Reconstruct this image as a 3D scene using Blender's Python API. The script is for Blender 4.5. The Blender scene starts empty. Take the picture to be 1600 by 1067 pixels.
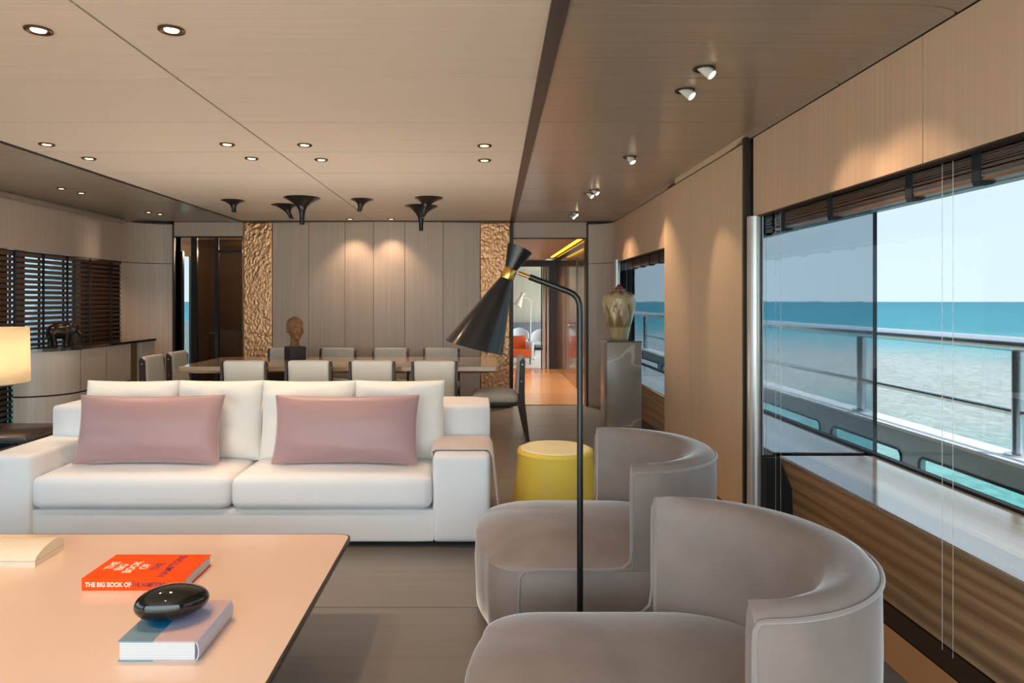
import bpy, bmesh, math, random
from mathutils import Vector, Matrix, noise
random.seed(7)
PI = math.pi
C = bpy.context.scene.collection
S = bpy.context.scene

# ------------------------------------------------------------------ camera
cam_d = bpy.data.cameras.new('camera')
cam_d.lens = 24.0; cam_d.sensor_width = 36.0
cam_d.shift_x = 45/1600; cam_d.shift_y = -62.5/1600
cam_d.clip_end = 20000
cam = bpy.data.objects.new('camera', cam_d); C.objects.link(cam)
cam.location = (0, 0, 1.4); cam.rotation_euler = (PI/2, 0, 0)
S.camera = cam

# ------------------------------------------------------------------ exposure, sky
S.view_settings.view_transform = 'Standard'
S.view_settings.look = 'None'
S.view_settings.gamma = 1.0
S.view_settings.use_curve_mapping = False
S.view_settings.exposure = 0.0
SKY = 5.0           # daylight strength; the yacht's tinted glazing lets GLASS_T of it through
GLASS_T = 0.21
W = bpy.data.worlds.new('sky'); S.world = W; W.use_nodes = True
wn = W.node_tree; wn.nodes.clear()
wo = wn.nodes.new('ShaderNodeOutputWorld'); bg = wn.nodes.new('ShaderNodeBackground')
tc = wn.nodes.new('ShaderNodeTexCoord'); sx = wn.nodes.new('ShaderNodeSeparateXYZ'); rp = wn.nodes.new('ShaderNodeValToRGB')
wn.links.new(tc.outputs['Generated'], sx.inputs[0]); wn.links.new(sx.outputs['Z'], rp.inputs[0])
rp.color_ramp.elements[0].position = 0.0; rp.color_ramp.elements[0].color = (0.74, 0.93, 1.0, 1)
rp.color_ramp.elements[1].position = 0.6; rp.color_ramp.elements[1].color = (0.66, 0.84, 1.0, 1)
wn.links.new(rp.outputs[0], bg.inputs[0]); bg.inputs[1].default_value = SKY
wn.links.new(bg.outputs[0], wo.inputs[0])
SPOT_W = 34.0       # one ceiling downlight
WARM = (1.0, 0.69, 0.46)

sun_d = bpy.data.lights.new('sun', 'SUN'); sun_d.energy = 14; sun_d.angle = math.radians(.6); sun_d.color = (1, .97, .93)
sun = bpy.data.objects.new('sun', sun_d); C.objects.link(sun); sun.rotation_mode = 'QUATERNION'
sun.rotation_quaternion = Vector((-.36, .22, -.9)).to_track_quat('-Z', 'Y')      # high, from starboard and aft
def area(name, loc, sx_, sy_, power, rot, col):
    l = bpy.data.lights.new(name, 'AREA'); l.shape = 'RECTANGLE'; l.size = sx_; l.size_y = sy_; l.energy = power; l.color = col
    o = bpy.data.objects.new(name, l); C.objects.link(o); o.location = loc; o.rotation_euler = rot; return o
# unseen fill lights added to brighten the ceiling: behind the camera, behind the sofa
area('ceiling_fill', (-1.4, .0, .5), 4.5, 1.6, 13, (PI, 0, 0), (1.0, .94, .88))
area('ceiling_fill', (-1.4, 5.6, .6), 3.6, .8, 29, (PI, 0, 0), (1.0, .94, .87))

# ------------------------------------------------------------------ materials
def lin(r, g, b):
    f = lambda c: (c/255/12.92) if c/255 <= 0.04045 else ((c/255+0.055)/1.055)**2.4
    return (f(r), f(g), f(b), 1.0)
MATS = {}
def mat(name, col, rough=0.5, metal=0.0, spec=0.5, sheen=0.0, coat=0.0, emit=None, bump=None, var=None):
    """bump=(scale, strength); var=(scale, amount) mottles the base colour."""
    if name in MATS: return MATS[name]
    m = bpy.data.materials.new(name); m.use_nodes = True
    nt = m.node_tree; p = nt.nodes['Principled BSDF']
    p.inputs['Base Color'].default_value = col
    p.inputs['Roughness'].default_value = rough
    p.inputs['Metallic'].default_value = metal
    p.inputs['Specular IOR Level'].default_value = spec
    p.inputs['Sheen Weight'].default_value = sheen
    p.inputs['Sheen Roughness'].default_value = 0.45
    p.inputs['Coat Weight'].default_value = coat
    p.inputs['Coat Roughness'].default_value = 0.05
    if emit:
        p.inputs['Emission Color'].default_value = emit[0]; p.inputs['Emission Strength'].default_value = emit[1]
    tc = nt.nodes.new('ShaderNodeTexCoord')
    if var:
        n = nt.nodes.new('ShaderNodeTexNoise'); n.inputs['Scale'].default_value = var[0]; n.inputs['Detail'].default_value = 4
        r = nt.nodes.new('ShaderNodeMapRange'); r.inputs[1].default_value = 0.3; r.inputs[2].default_value = 0.7
        r.inputs[3].default_value = 1-var[1]; r.inputs[4].default_value = 1+var[1]
        mx = nt.nodes.new('ShaderNodeVectorMath'); mx.operation = 'SCALE'; mx.inputs[0].default_value = col[:3]
        nt.links.new(tc.outputs['Object'], n.inputs['Vector']); nt.links.new(n.outputs['Fac'], r.inputs[0])
        nt.links.new(r.outputs[0], mx.inputs['Scale']); nt.links.new(mx.outputs[0], p.inputs['Base Color'])
    if bump:
        n = nt.nodes.new('ShaderNodeTexNoise'); n.inputs['Scale'].default_value = bump[0]; n.inputs['Detail'].default_value = 6
        b = nt.nodes.new('ShaderNodeBump'); b.inputs['Strength'].default_value = bump[1]; b.inputs['Distance'].default_value = 0.01
        nt.links.new(tc.outputs['Object'], n.inputs['Vector']); nt.links.new(n.outputs['Fac'], b.inputs['Height'])
        nt.links.new(b.outputs[0], p.inputs['Normal'])
    MATS[name] = m; return m

def veneer(name, c1, c2, grain=(60, 60, 1.5), rough=0.4, coat=0.0, wave=None, spec=0.5, piece=0.06):
    """wood: noise stretched along the grain; wave=(axis, scale, distortion) adds striped figure"""
    if name in MATS: return MATS[name]
    m = bpy.data.materials.new(name); m.use_nodes = True
    nt = m.node_tree; p = nt.nodes['Principled BSDF']; L = nt.links.new
    p.inputs['Roughness'].default_value = rough; p.inputs['Coat Weight'].default_value = coat
    p.inputs['Coat Roughness'].default_value = 0.06; p.inputs['Specular IOR Level'].default_value = spec
    tc = nt.nodes.new('ShaderNodeTexCoord'); oi = nt.nodes.new('ShaderNodeObjectInfo')
    ad = nt.nodes.new('ShaderNodeVectorMath'); ad.operation = 'ADD'
    sc = nt.nodes.new('ShaderNodeVectorMath'); sc.operation = 'SCALE'; sc.inputs[0].default_value = (3.1, 5.3, 7.7)
    L(oi.outputs['Random'], sc.inputs['Scale']); L(tc.outputs['Object'], ad.inputs[0]); L(sc.outputs[0], ad.inputs[1])
    mp = nt.nodes.new('ShaderNodeMapping'); mp.inputs['Scale'].default_value = grain; L(ad.outputs[0], mp.inputs[0])
    n = nt.nodes.new('ShaderNodeTexNoise'); n.inputs['Scale'].default_value = 1.0; n.inputs['Detail'].default_value = 5
    L(mp.outputs[0], n.inputs['Vector']); fac = n.outputs['Fac']
    if wave:
        w = nt.nodes.new('ShaderNodeTexWave'); w.bands_direction = wave[0]; w.inputs['Scale'].default_value = wave[1]
        w.inputs['Distortion'].default_value = wave[2]; w.inputs['Detail'].default_value = 2; w.inputs['Detail Scale'].default_value = 0.6
        mw = nt.nodes.new('ShaderNodeMapping'); mw.inputs['Scale'].default_value = tuple(0.18 if g < 5 else 1 for g in grain)
        L(ad.outputs[0], mw.inputs[0]); L(mw.outputs[0], w.inputs['Vector'])
        mx = nt.nodes.new('ShaderNodeMath'); mx.operation = 'MULTIPLY_ADD'; mx.inputs[1].default_value = 0.28
        L(w.outputs['Fac'], mx.inputs[0]); 
        hf = nt.nodes.new('ShaderNodeMath'); hf.operation = 'MULTIPLY'; hf.inputs[1].default_value = 0.72
        L(fac, hf.inputs[0]); L(hf.outputs[0], mx.inputs[2]); fac = mx.outputs[0]
    r = nt.nodes.new('ShaderNodeValToRGB'); r.color_ramp.elements[0].position = 0.25; r.color_ramp.elements[1].position = 0.75
    r.color_ramp.elements[0].color = c1; r.color_ramp.elements[1].color = c2; L(fac, r.inputs[0])
    mr = nt.nodes.new('ShaderNodeMapRange'); mr.inputs[3].default_value = 1-piece; mr.inputs[4].default_value = 1+piece
    L(oi.outputs['Random'], mr.inputs[0])
    s2 = nt.nodes.new('ShaderNodeVectorMath'); s2.operation = 'SCALE'; L(r.outputs[0], s2.inputs[0]); L(mr.outputs[0], s2.inputs['Scale'])
    L(s2.outputs[0], p.inputs['Base Color'])
    MATS[name] = m; return m

def glass(name, tint, ior=1.45):
    if name in MATS: return MATS[name]
    m = bpy.data.materials.new(name); m.use_nodes = True; nt = m.node_tree; nt.nodes.clear(); L = nt.links.new
    o = nt.nodes.new('ShaderNodeOutputMaterial'); t = nt.nodes.new('ShaderNodeBsdfTransparent'); g = nt.nodes.new('ShaderNodeBsdfGlossy')
    t.inputs[0].default_value = tint; g.inputs['Roughness'].default_value = 0.0
    lw = nt.nodes.new('ShaderNodeLayerWeight'); pw = nt.nodes.new('ShaderNodeMath'); pw.operation = 'POWER'; pw.inputs[1].default_value = 5.0
    f = nt.nodes.new('ShaderNodeMath'); f.operation = 'MULTIPLY_ADD'; f.inputs[1].default_value = .4; f.inputs[2].default_value = .015
    L(lw.outputs['Facing'], pw.inputs[0]); L(pw.outputs[0], f.inputs[0]); mx = nt.nodes.new('ShaderNodeMixShader')
    L(f.outputs[0], mx.inputs[0]); L(t.outputs[0], mx.inputs[1]); L(g.outputs[0], mx.inputs[2]); L(mx.outputs[0], o.inputs[0])
    MATS[name] = m; return m

def shade_cloth(name, col):
    m = bpy.data.materials.new(name); m.use_nodes = True; nt = m.node_tree; nt.nodes.clear(); L = nt.links.new
    o = nt.nodes.new('ShaderNodeOutputMaterial'); d = nt.nodes.new('ShaderNodeBsdfDiffuse'); t = nt.nodes.new('ShaderNodeBsdfTranslucent')
    d.inputs[0].default_value = col; t.inputs[0].default_value = col; mx = nt.nodes.new('ShaderNodeMixShader'); mx.inputs[0].default_value = 0.55
    L(d.outputs[0], mx.inputs[1]); L(t.outputs[0], mx.inputs[2]); L(mx.outputs[0], o.inputs[0]); return m

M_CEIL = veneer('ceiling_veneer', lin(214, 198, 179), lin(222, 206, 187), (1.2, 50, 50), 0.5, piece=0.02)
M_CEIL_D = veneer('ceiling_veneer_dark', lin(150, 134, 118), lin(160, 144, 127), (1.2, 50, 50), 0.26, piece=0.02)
M_WALL = veneer('wall_veneer', lin(194, 176, 160), lin(210, 192, 176), (45, 45, 0.8), 0.42, piece=0.03)
M_PIER = veneer('pier_veneer', lin(206, 177, 144), lin(217, 188, 155), (40, 40, 0.8), 0.42, piece=0.03)
M_WALL_LIT = veneer('wall_veneer_warm_lit', lin(208, 176, 146), lin(220, 188, 158), (45, 45, 0.8), 0.42, piece=0.03)  # wall veneer with the spotlights' warm light put into its colour
M_DARK = mat('dark_bronze_trim', lin(42, 33, 27), 0.4)
M_BLACK = mat('black_void', lin(12, 11, 11), 0.6)
M_FLOOR = veneer('floor_oak_grey', lin(124, 117, 110), lin(135, 128, 120), (1.0, 22, 22), 0.3, piece=0.05)
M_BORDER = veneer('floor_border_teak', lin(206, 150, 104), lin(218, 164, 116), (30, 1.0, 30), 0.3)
M_ZEBRA = veneer('zebrano', lin(128, 98, 72), lin(200, 162, 122), (46, 0.5, 46), 0.28, coat=0.25, wave=('Z', 4.2, 9.0))
M_ZEBRA_TOP = veneer('zebrano_top', lin(120, 100, 84), lin(170, 148, 124), (40, 0.6, 40), 0.12, coat=1.0, spec=1.0)
M_ZEBRA_TOP.node_tree.nodes['Principled BSDF'].inputs['Coat IOR'].default_value = 2.2
M_ZEBRA_TOP.node_tree.nodes['Principled BSDF'].inputs['Coat Roughness'].default_value = 0.12
M_SOFA = mat('cream_sofa_fabric', lin(232, 231, 232), 0.85, sheen=0.25, bump=(900, 0.06))
M_CUSH = mat('ivory_cushion_fabric', lin(244, 240, 233), 0.85, sheen=0.25, bump=(11, 0.6))
M_PINK = mat('dusty_pink_silk', lin(178, 140, 140), 0.42, sheen=0.5, bump=(18, 0.12))
M_THROW = mat('blush_throw_wool', lin(214, 192, 180), 0.9, sheen=0.4, bump=(300, 0.2))
M_VELVET = mat('taupe_velvet', lin(144, 127, 119), 0.55, sheen=1.0, var=(5, 0.13), bump=(30, 0.08))
M_VELVET.node_tree.nodes['Principled BSDF'].inputs['Sheen Roughness'].default_value = 0.3
M_PIPE = mat('taupe_piping', lin(150, 136, 130), 0.6, sheen=0.8)
M_TABLE = mat('cream_lacquer', lin(236, 204, 182), 0.22, coat=0.3, var=(2, 0.02))
M_DCHAIR = mat('grey_green_upholstery', lin(206, 203, 192), 0.6, sheen=0.3, var=(8, 0.03))
M_CWOOD = mat('dark_stained_wood', lin(58, 42, 34), 0.4)
M_DTABLE = veneer('dining_table_wood', lin(176, 152, 126), lin(190, 166, 138), (1.0, 30, 30), 0.16, coat=0.5)
M_BLKMET = mat('black_satin_metal', lin(18, 18, 20), 0.28, coat=0.2)
M_BRASS = mat('polished_brass', lin(214, 170, 92), 0.22, metal=1.0)
M_CHROME = mat('polished_steel', lin(222, 226, 230), 0.22, metal=.85)
M_BRONZE = mat('hammered_bronze', lin(228, 172, 128), 0.34, metal=1.0, bump=(60, 0.5))
M_GLASS = glass('tinted_window_glass', (GLASS_T**.5, GLASS_T**.5, GLASS_T**.5, 1))
M_CLEAR = glass('smoked_door_glass', (0.55, 0.50, 0.45, 1))
M_MIRROR = mat('dark_mirror_glass', (0.40, 0.45, 0.50, 1), 0.015, metal=1.0, bump=(5, 0.012))
M_SLAT = mat('dark_wood_slat', lin(124, 92, 72), 0.35, var=(6, 0.1))
M_TAPE = mat('navy_ladder_tape', lin(24, 32, 46), 0.8)
M_CORD = mat('white_cord', lin(225, 225, 225), 0.6)
M_WHITE = mat('white_gelcoat', lin(236, 238, 240), 0.35)
M_GREYPAINT = mat('grey_bulwark_paint', lin(170, 184, 190), 0.4)
M_DECK = veneer('teak_deck', lin(196, 176, 150), lin(210, 190, 164), (30, 1, 30), 0.6)
M_SIDEB = veneer('sideboard_veneer', lin(206, 196, 184), lin(218, 208, 197), (45, 45, 0.8), 0.35, coat=0.2)
M_DKTOP = mat('dark_polished_top', lin(46, 42, 42), 0.1, coat=0.6)
M_HALL = veneer('hall_lacquered_wood', lin(96, 68, 50), lin(116, 84, 62), (40, 40, 0.8), 0.2, coat=0.5)
M_HALLF = veneer('hall_floor_wood', lin(214, 150, 96), lin(226, 164, 110), (1.0, 25, 25), 0.2, coat=0.3)
M_HALLC = mat('hall_ceiling', lin(216, 198, 180), 0.4)
M_LENS = mat('lamp_lens', lin(255, 240, 215), 0.4, emit=((1.0, 0.74, 0.44, 1), 9.0))
M_LED = mat('led_strip', lin(255, 200, 60), 0.4, emit=((1.0, 0.52, 0.05, 1), 2.2))

# ------------------------------------------------------------------ mesh helpers
class B:
    def __init__(s): s.m = bmesh.new()
    def box(s, x0, x1, y0, y1, z0, z1, bev=0.0, seg=2):
        b2 = bmesh.new()
        bmesh.ops.create_cube(b2, size=1)
        for v in b2.verts:
            v.co = Vector(((x0+x1)/2+v.co.x*(x1-x0), (y0+y1)/2+v.co.y*(y1-y0), (z0+z1)/2+v.co.z*(z1-z0)))
        if bev: bmesh.ops.bevel(b2, geom=b2.edges[:], offset=bev, segments=seg, profile=0.5, affect='EDGES')
        s.merge(b2); return s
    def merge(s, b2, M=None):
        if M is not None: b2.transform(M)
        vm = {v: s.m.verts.new(v.co) for v in b2.verts}
        for f in b2.faces:
            try: s.m.faces.new([vm[v] for v in f.verts])
            except ValueError: pass
        b2.free(); return s
    def rings(s, rings, closed=True, cap0=True, cap1=True, loop=False):
        """rings: list of equal-length point lists, bridged one to the next"""
        R = [[s.m.verts.new(p) for p in r] for r in rings]
        n = len(R[0]); k = len(R)
        for i in range(k if loop else k-1):
            a, b = R[i], R[(i+1) % k]
            for j in range(n if closed else n-1):
                q = [a[j], a[(j+1) % n], b[(j+1) % n], b[j]]
                try: s.m.faces.new(q)
                except ValueError: pass
        if not loop and closed:
            if cap0: s.m.faces.new(R[0][::-1])
            if cap1: s.m.faces.new(R[-1])
        return s
    def lathe(s, prof, n=32, c=(0, 0, 0), shift=None, rfun=None):
        rs = []
        for i, (r, z) in enumerate(prof):
            dx, dy = shift(z) if shift else (0, 0)
            rs.append([(c[0]+dx+(r if not rfun else r*rfun(2*PI*k/n, z))*math.cos(2*PI*k/n), c[1]+dy+(r if not rfun else r*rfun(2*PI*k/n, z))*math.sin(2*PI*k/n), c[2]+z) for k in range(n)])
        return s.rings(rs)
    def tube(s, pts, r, n=10, loop=False):
        pts = [Vector(p) for p in pts]; k = len(pts); rs = []
        up = None
        for i, p in enumerate(pts):
            a = pts[(i-1) % k] if (i or loop) else p; b = pts[(i+1) % k] if (i < k-1 or loop) else p
            t = (b-a).normalized()
            if up is None:
                up = Vector((0, 0, 1)) if abs(t.z) < 0.9 else Vector((1, 0, 0))
            u = t.cross(up)
            if u.length < 1e-5: u = t.orthogonal()
            u.normalize(); up = u.cross(t).normalized()
            rr = r[i] if isinstance(r, (list, tuple)) else r
            rs.append([p + u*rr*math.cos(2*PI*j/n) + up*rr*math.sin(2*PI*j/n) for j in range(n)])
        return s.rings(rs, loop=loop)
    def prism(s, poly, axis, a0, a1):
        """poly of 2-D points extruded along axis ('x','y','z') from a0 to a1"""
        def P(p, a): return {'x': (a, p[0], p[1]), 'y': (p[0], a, p[1]), 'z': (p[0], p[1], a)}[axis]
        return s.rings([[P(p, a0) for p in poly], [P(p, a1) for p in poly]])
    def ball(s, c, r, rot=None, n=20, m=12):
        b2 = bmesh.new(); bmesh.ops.create_uvsphere(b2, u_segments=n, v_segments=m, radius=1)
        M = Matrix.Translation(c) @ (rot if rot else Matrix.Identity(4)) @ Matrix.Diagonal((*r, 1))
        return s.merge(b2, M)
    def done(s, name, m, parent=None, smooth=28, loc=None, bev=0.0, seg=2):
        if bev:
            es = [e for e in s.m.edges if len(e.link_faces) == 2 and e.calc_face_angle(0) > 0.6]
            bmesh.ops.bevel(s.m, geom=es, offset=bev, segments=seg, profile=0.5, affect='EDGES', clamp_overlap=True)
        bmesh.ops.recalc_face_normals(s.m, faces=s.m.faces[:])
        me = bpy.data.meshes.new(name); s.m.to_mesh(me); s.m.free()
        if smooth:
            me.shade_smooth(); me.set_sharp_from_angle(angle=math.radians(smooth))
        me.materials.append(m)
        return link(name, me, parent, loc)
def link(name, me, parent=None, loc=None):
    o = bpy.data.objects.new(name, me); C.objects.link(o)
    if parent: o.parent = parent
    if loc: o.location = loc
    return o
def tag(o, label, cat, group=None):
    o['label'] = label; o['category'] = cat
    if group: o['group'] = group
    return o
def thing(name, label, cat, loc=(0, 0, 0), rz=0.0, group=None):
    o = bpy.data.objects.new(name, None); C.objects.link(o); o.empty_display_size = 0.1
    o.location = loc; o.rotation_euler = (0, 0, rz); return tag(o, label, cat, group)
def struct(name, loc=(0, 0, 0)):
    o = bpy.data.objects.new(name, None); C.objects.link(o); o.location = loc; o['kind'] = 'structure'; return o
def copy_tree(o, parent=None):
    c = o.copy(); C.objects.link(c)
    if parent: c.parent = parent
    for ch in list(o.children): copy_tree(ch, c)
    return c
def bake(o):
    """apply an object's modifiers into its mesh"""
    dg = bpy.context.evaluated_depsgraph_get(); dg.update()
    me = bpy.data.meshes.new_from_object(o.evaluated_get(dg)); o.modifiers.clear(); o.data = me; me.shade_smooth(); return o
def remesh(o, v, it=6):
    r = o.modifiers.new('r', 'REMESH'); r.mode = 'VOXEL'; r.voxel_size = v; r.use_smooth_shade = True
    q = o.modifiers.new('s', 'SMOOTH'); q.iterations = it; q.factor = 0.5
    return bake(o)
def rounded(hx, hy, hz, r, n=14, crown=0.0, belly=0.0):
    """upholstery box: rounded edges, crowned top; centred at the origin, a bmesh"""
    b = bmesh.new(); bmesh.ops.create_cube(b, size=2)
    bmesh.ops.subdivide_edges(b, edges=b.edges[:], cuts=n, use_grid_fill=True)
    for v in b.verts:
        u = v.co.copy()
        def warp(t, h):    # pack grid lines near the edges so that the rounding is smooth
            a = math.copysign(abs(t)**0.6, t); return a*h
        p = Vector((warp(u.x, hx), warp(u.y, hy), warp(u.z, hz)))
        i = Vector((max(-hx+r, min(hx-r, p.x)), max(-hy+r, min(hy-r, p.y)), max(-hz+r, min(hz-r, p.z))))
        d = p-i
        if d.length > 1e-9: p = i+d.normalized()*r
        if p.z > 0: p.z += crown*(1-(p.x/hx)**2)*(1-(p.y/hy)**2)
        if belly: p.y -= belly*(1-(p.x/hx)**4)*(1-(p.z/hz)**2) if p.y < 0 else 0
        v.co = p
    return b
def pillow(w, h, t, n=22, pinch=0.05, seed=0, wr=0.004):
    """loose cushion in the XZ plane, thickness along Y"""
    b = bmesh.new(); rows = {}
    for side in (1, -1):
        for i in range(n+1):
            for j in range(n+1):
                u = math.sin((2*i/n-1)*PI/2); v = math.sin((2*j/n-1)*PI/2)
                x = u*w/2*(1-pinch*(1-abs(v)**2)*abs(u)**3); z = v*h/2*(1-pinch*(1-abs(u)**2)*abs(v)**3*(w/h)**0.3)
                th = t/2*((1-abs(u)**2.6)**0.5)*((1-abs(v)**2.6)**0.5)
                th = max(th, 0.0)
                nz = noise.noise(Vector((u*2.2+seed*3.7, v*2.6+side*5, seed)))*wr*3 + noise.noise(Vector((u*7+seed, v*7+side*9, seed*2)))*wr
                edge = (i in (0, n)) or (j in (0, n))
                y = side*(th + (0 if edge else nz*(th/(t/2))))
                if edge and side == -1: rows[(side, i, j)] = rows[(1, i, j)]
                else: rows[(side, i, j)] = b.verts.new((x, y, z))
        for i in range(n):
            for j in range(n):
                q = [rows[(side, i, j)], rows[(side, i+1, j)], rows[(side, i+1, j+1)], rows[(side, i, j+1)]]
                b.faces.new(q if side == -1 else q[::-1])
    return b
def text(body, size, m, parent, M, ex=0.0006, bold=0.0, name='lettering', align='LEFT', xs=1.0):
    cu = bpy.data.curves.new(name, 'FONT'); cu.body = body; cu.size = size; cu.extrude = ex; cu.offset = bold; cu.align_x = align
    o = bpy.data.objects.new(name, cu); C.objects.link(o)
    dg = bpy.context.evaluated_depsgraph_get(); dg.update()
    me = bpy.data.meshes.new_from_object(o.evaluated_get(dg)); bpy.data.objects.remove(o)
    me.transform(M @ Matrix.Diagonal((xs, 1, 1, 1))); me.materials.append(m) if not me.materials else None
    me.materials.clear(); me.materials.append(m)
    return link(name, me, parent)

# ================================================================== SETTING
ZC = 2.46; XR = 1.70; XL = -4.58; YF = 9.1; YN = -1.6
# ---- floor: planks across the boat, 0.76 m deep
fl = struct('floor')
B().box(XL-.1, 1.95, YN, YF+.1, -.10, -.02).done('subfloor', M_BLACK, fl)
edges = [3.125+.76*k for k in range(-7, 9)]
edges = [YN]+[e for e in edges if YN+.1 < e < YF-.1]+[YF+.1]
for i in range(len(edges)-1):
    y0, y1 = edges[i]+.003, edges[i+1]-.003
    cuts = [XL, -3.1+(i % 2)*.8, 1.56]
    for a, b in zip(cuts, cuts[1:]):
        B().box(a+.0015, b-.0015, y0, y1, -.02, 0).done('plank', M_FLOOR, fl, smooth=0)
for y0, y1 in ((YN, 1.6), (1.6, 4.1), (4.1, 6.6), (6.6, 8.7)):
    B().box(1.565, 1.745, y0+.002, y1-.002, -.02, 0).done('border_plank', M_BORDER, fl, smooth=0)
bs = struct('baseboard_right'); B().box(1.75, 1.87, YN, 4.15, -.02, .004).box(1.75, 1.87, 6.3, 8.6, -.02, .004).done('baseboard_strip', M_DARK, bs)

# ---- ceiling: panels 0.8 m deep in four runs, dark trims between
ce = struct('ceiling')
B().box(XL-.1, 2.5, YN-.1, YF+.3, ZC+.03, ZC+.12).done('ceiling_backing', M_BLACK, ce)
def xs_l(y): return .24+(y-2.4)*(.352-.24)/6.65      # left edge of the slanted dark trim
def xs_r(y): return xs_l(y)+.064
cy = [2.44+.8*k for k in range(-5, 9)]
cy = [YN]+[y for y in cy if YN+.1 < y < YF-.2]+[YF]
G = .0055
for i in range(len(cy)-1):
    a, b = cy[i]+G, cy[i+1]-G
    B().box(-3.18, -1.455-G, a, b, ZC, ZC+.02).done('ceiling_panel', M_CEIL, ce, smooth=0)
    B().prism([(-1.455+G, a), (xs_l(a), a), (xs_l(b), b), (-1.455+G, b)], 'z', ZC, ZC+.02).done('ceiling_panel', M_CEIL, ce, smooth=0)
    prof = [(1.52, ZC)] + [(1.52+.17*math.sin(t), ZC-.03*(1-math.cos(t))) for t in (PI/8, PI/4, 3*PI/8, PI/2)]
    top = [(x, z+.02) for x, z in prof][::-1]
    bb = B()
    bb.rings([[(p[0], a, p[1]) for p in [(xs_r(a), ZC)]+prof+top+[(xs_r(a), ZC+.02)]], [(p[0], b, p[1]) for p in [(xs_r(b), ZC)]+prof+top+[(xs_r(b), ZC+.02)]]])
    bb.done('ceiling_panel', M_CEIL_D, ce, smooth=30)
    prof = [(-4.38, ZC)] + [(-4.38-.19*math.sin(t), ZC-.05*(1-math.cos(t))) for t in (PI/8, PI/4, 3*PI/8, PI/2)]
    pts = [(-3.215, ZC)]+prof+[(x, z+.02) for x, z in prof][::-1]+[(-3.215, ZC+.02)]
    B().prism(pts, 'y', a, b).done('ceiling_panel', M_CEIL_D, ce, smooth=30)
t1 = struct('trim_1'); B().prism([(xs_l(YN), YN), (xs_r(YN), YN), (xs_r(YF), YF), (xs_l(YF), YF)], 'z', ZC-.012, ZC+.025).done('trim_strip', M_DARK, t1)
t2 = struct('trim_2'); B().box(-3.215, -3.18, YN, YF, ZC-.006, ZC+.025).done('trim_strip', M_DARK, t2)

def curved(name, pts, z0, z1, m, parent, t=.03):
    """vertical panel following plan polyline pts"""
    n = len(pts); off = []
    for i in range(n):
        a = Vector(pts[max(i-1, 0)]); b = Vector(pts[min(i+1, n-1)]); d = (b-a).normalized()
        off.append((pts[i][0]-d.y*t, pts[i][1]+d.x*t))
    return B().prism(list(pts)+off[::-1], 'z', z0, z1).done(name, m, parent, smooth=40)
# ---- far wall
wf = struct('wall_far')
B().box(XL-.2, -4.12, YF+.05, YF+.25, 0, ZC+.05).box(-3.2, .38, YF+.06, YF+.25, 0, ZC+.05).box(1.40, 2.5, YF+.05, YF+.25, 0, ZC+.05).box(-4.2, -3.2, YF+.05, YF+.25, 2.27, ZC+.05).box(.38, 1.4, YF+.06, YF+.25, 2.29, ZC+.05).done('wall_core', M_BLACK, wf)
def wpanel(p0, p1, z0, z1, m, name='wall_panel', g=.003, t=.03):
    p0 = Vector(p0); p1 = Vector(p1); d = (p1-p0).normalized(); a = p0+d*g; b = p1-d*g; nrm = Vector((-d.y, d.x))*t
    return B().prism([a, b, b+nrm, a+nrm], 'z', z0, z1).done(name, m, wf, smooth=0)
A_, B_, C_, D_, E_ = (-3.2, YF), (-2.81, YF), (-1.44, 8.97), (-.04, 9.08), (.36, YF)
lerp = lambda p, q, t: (p[0]+(q[0]-p[0])*t, p[1]+(q[1]-p[1])*t)
for p, q, ts in ((B_, C_, (0, .36, .72, 1)), (C_, D_, (0, .29, .65, 1))):
    for a, b in zip(ts, ts[1:]): wpanel(lerp(p, q, a), lerp(p, q, b), 0.03, ZC-.012, M_WALL)
def hammered(x0, x1, z0, z1, y, amp=.0055):
    b = bmesh.new(); nx, nz = 44, 270; g = []
    for i in range(nx+1):
        col = []
        for j in range(nz+1):
            x = x0+(x1-x0)*i/nx; z = z0+(z1-z0)*j/nz
            q = Vector((x*34+z*9, 3.3, z*26-x*11))
            h = noise.fractal(q, 1.0, 2.0, 3)*amp + noise.voronoi(Vector((x*40+noise.noise(q*.5)*1.2, 0, z*27)))[0][0]*amp*1.1
            e = 0 if i in (0, nx) or j in (0, nz) else h
            col.append(b.verts.new((x, y-e, z)))
        g.append(col)
    for i in range(nx):
        for j in range(nz): b.faces.new((g[i][j], g[i+1][j], g[i+1][j+1], g[i][j+1]))
    bb = B(); bb.merge(b); bb.box(x0, x1, y+.004, y+.03, z0, z1)
    return bb
for x0, x1, lab in ((-3.195, -2.815, 'hammered bronze wall panel left of the bust'), (-.035, .355, 'hammered bronze wall panel beside the hallway')):
    o = hammered(x0, x1, .03, ZC-.012, YF-.01).done('bronze_panel', M_BRONZE, wf, smooth=180); o['label'] = lab
B().box(-3.2, .38, 8.96, 9.1, ZC-.012, ZC).box(.358, .40, YF-.03, YF+.25, 0, ZC).box(-3.2, .36, 8.98, YF, 0, .028).done('dark_edging', M_DARK, wf)
B().box(.402, 1.378, YF, YF+.06, 2.25, ZC-.005).done('header_panel', M_WALL, wf)
B().box(-4.12, -3.202, YF, YF+.06, 2.27, ZC-.005).done('header_panel', M_WALL, wf)
B().box(.40, 1.38, YF-.004, YF+.07, 2.236, 2.25).box(-4.12, -3.2, YF-.004, YF+.07, 2.255, 2.27).box(1.374, 1.40, YF-.008, YF+.2, 0, 2.43).box(-4.14, -4.12, YF-.008, YF+.2, 0, 2.43).done('dark_edging', M_DARK, wf)
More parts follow.
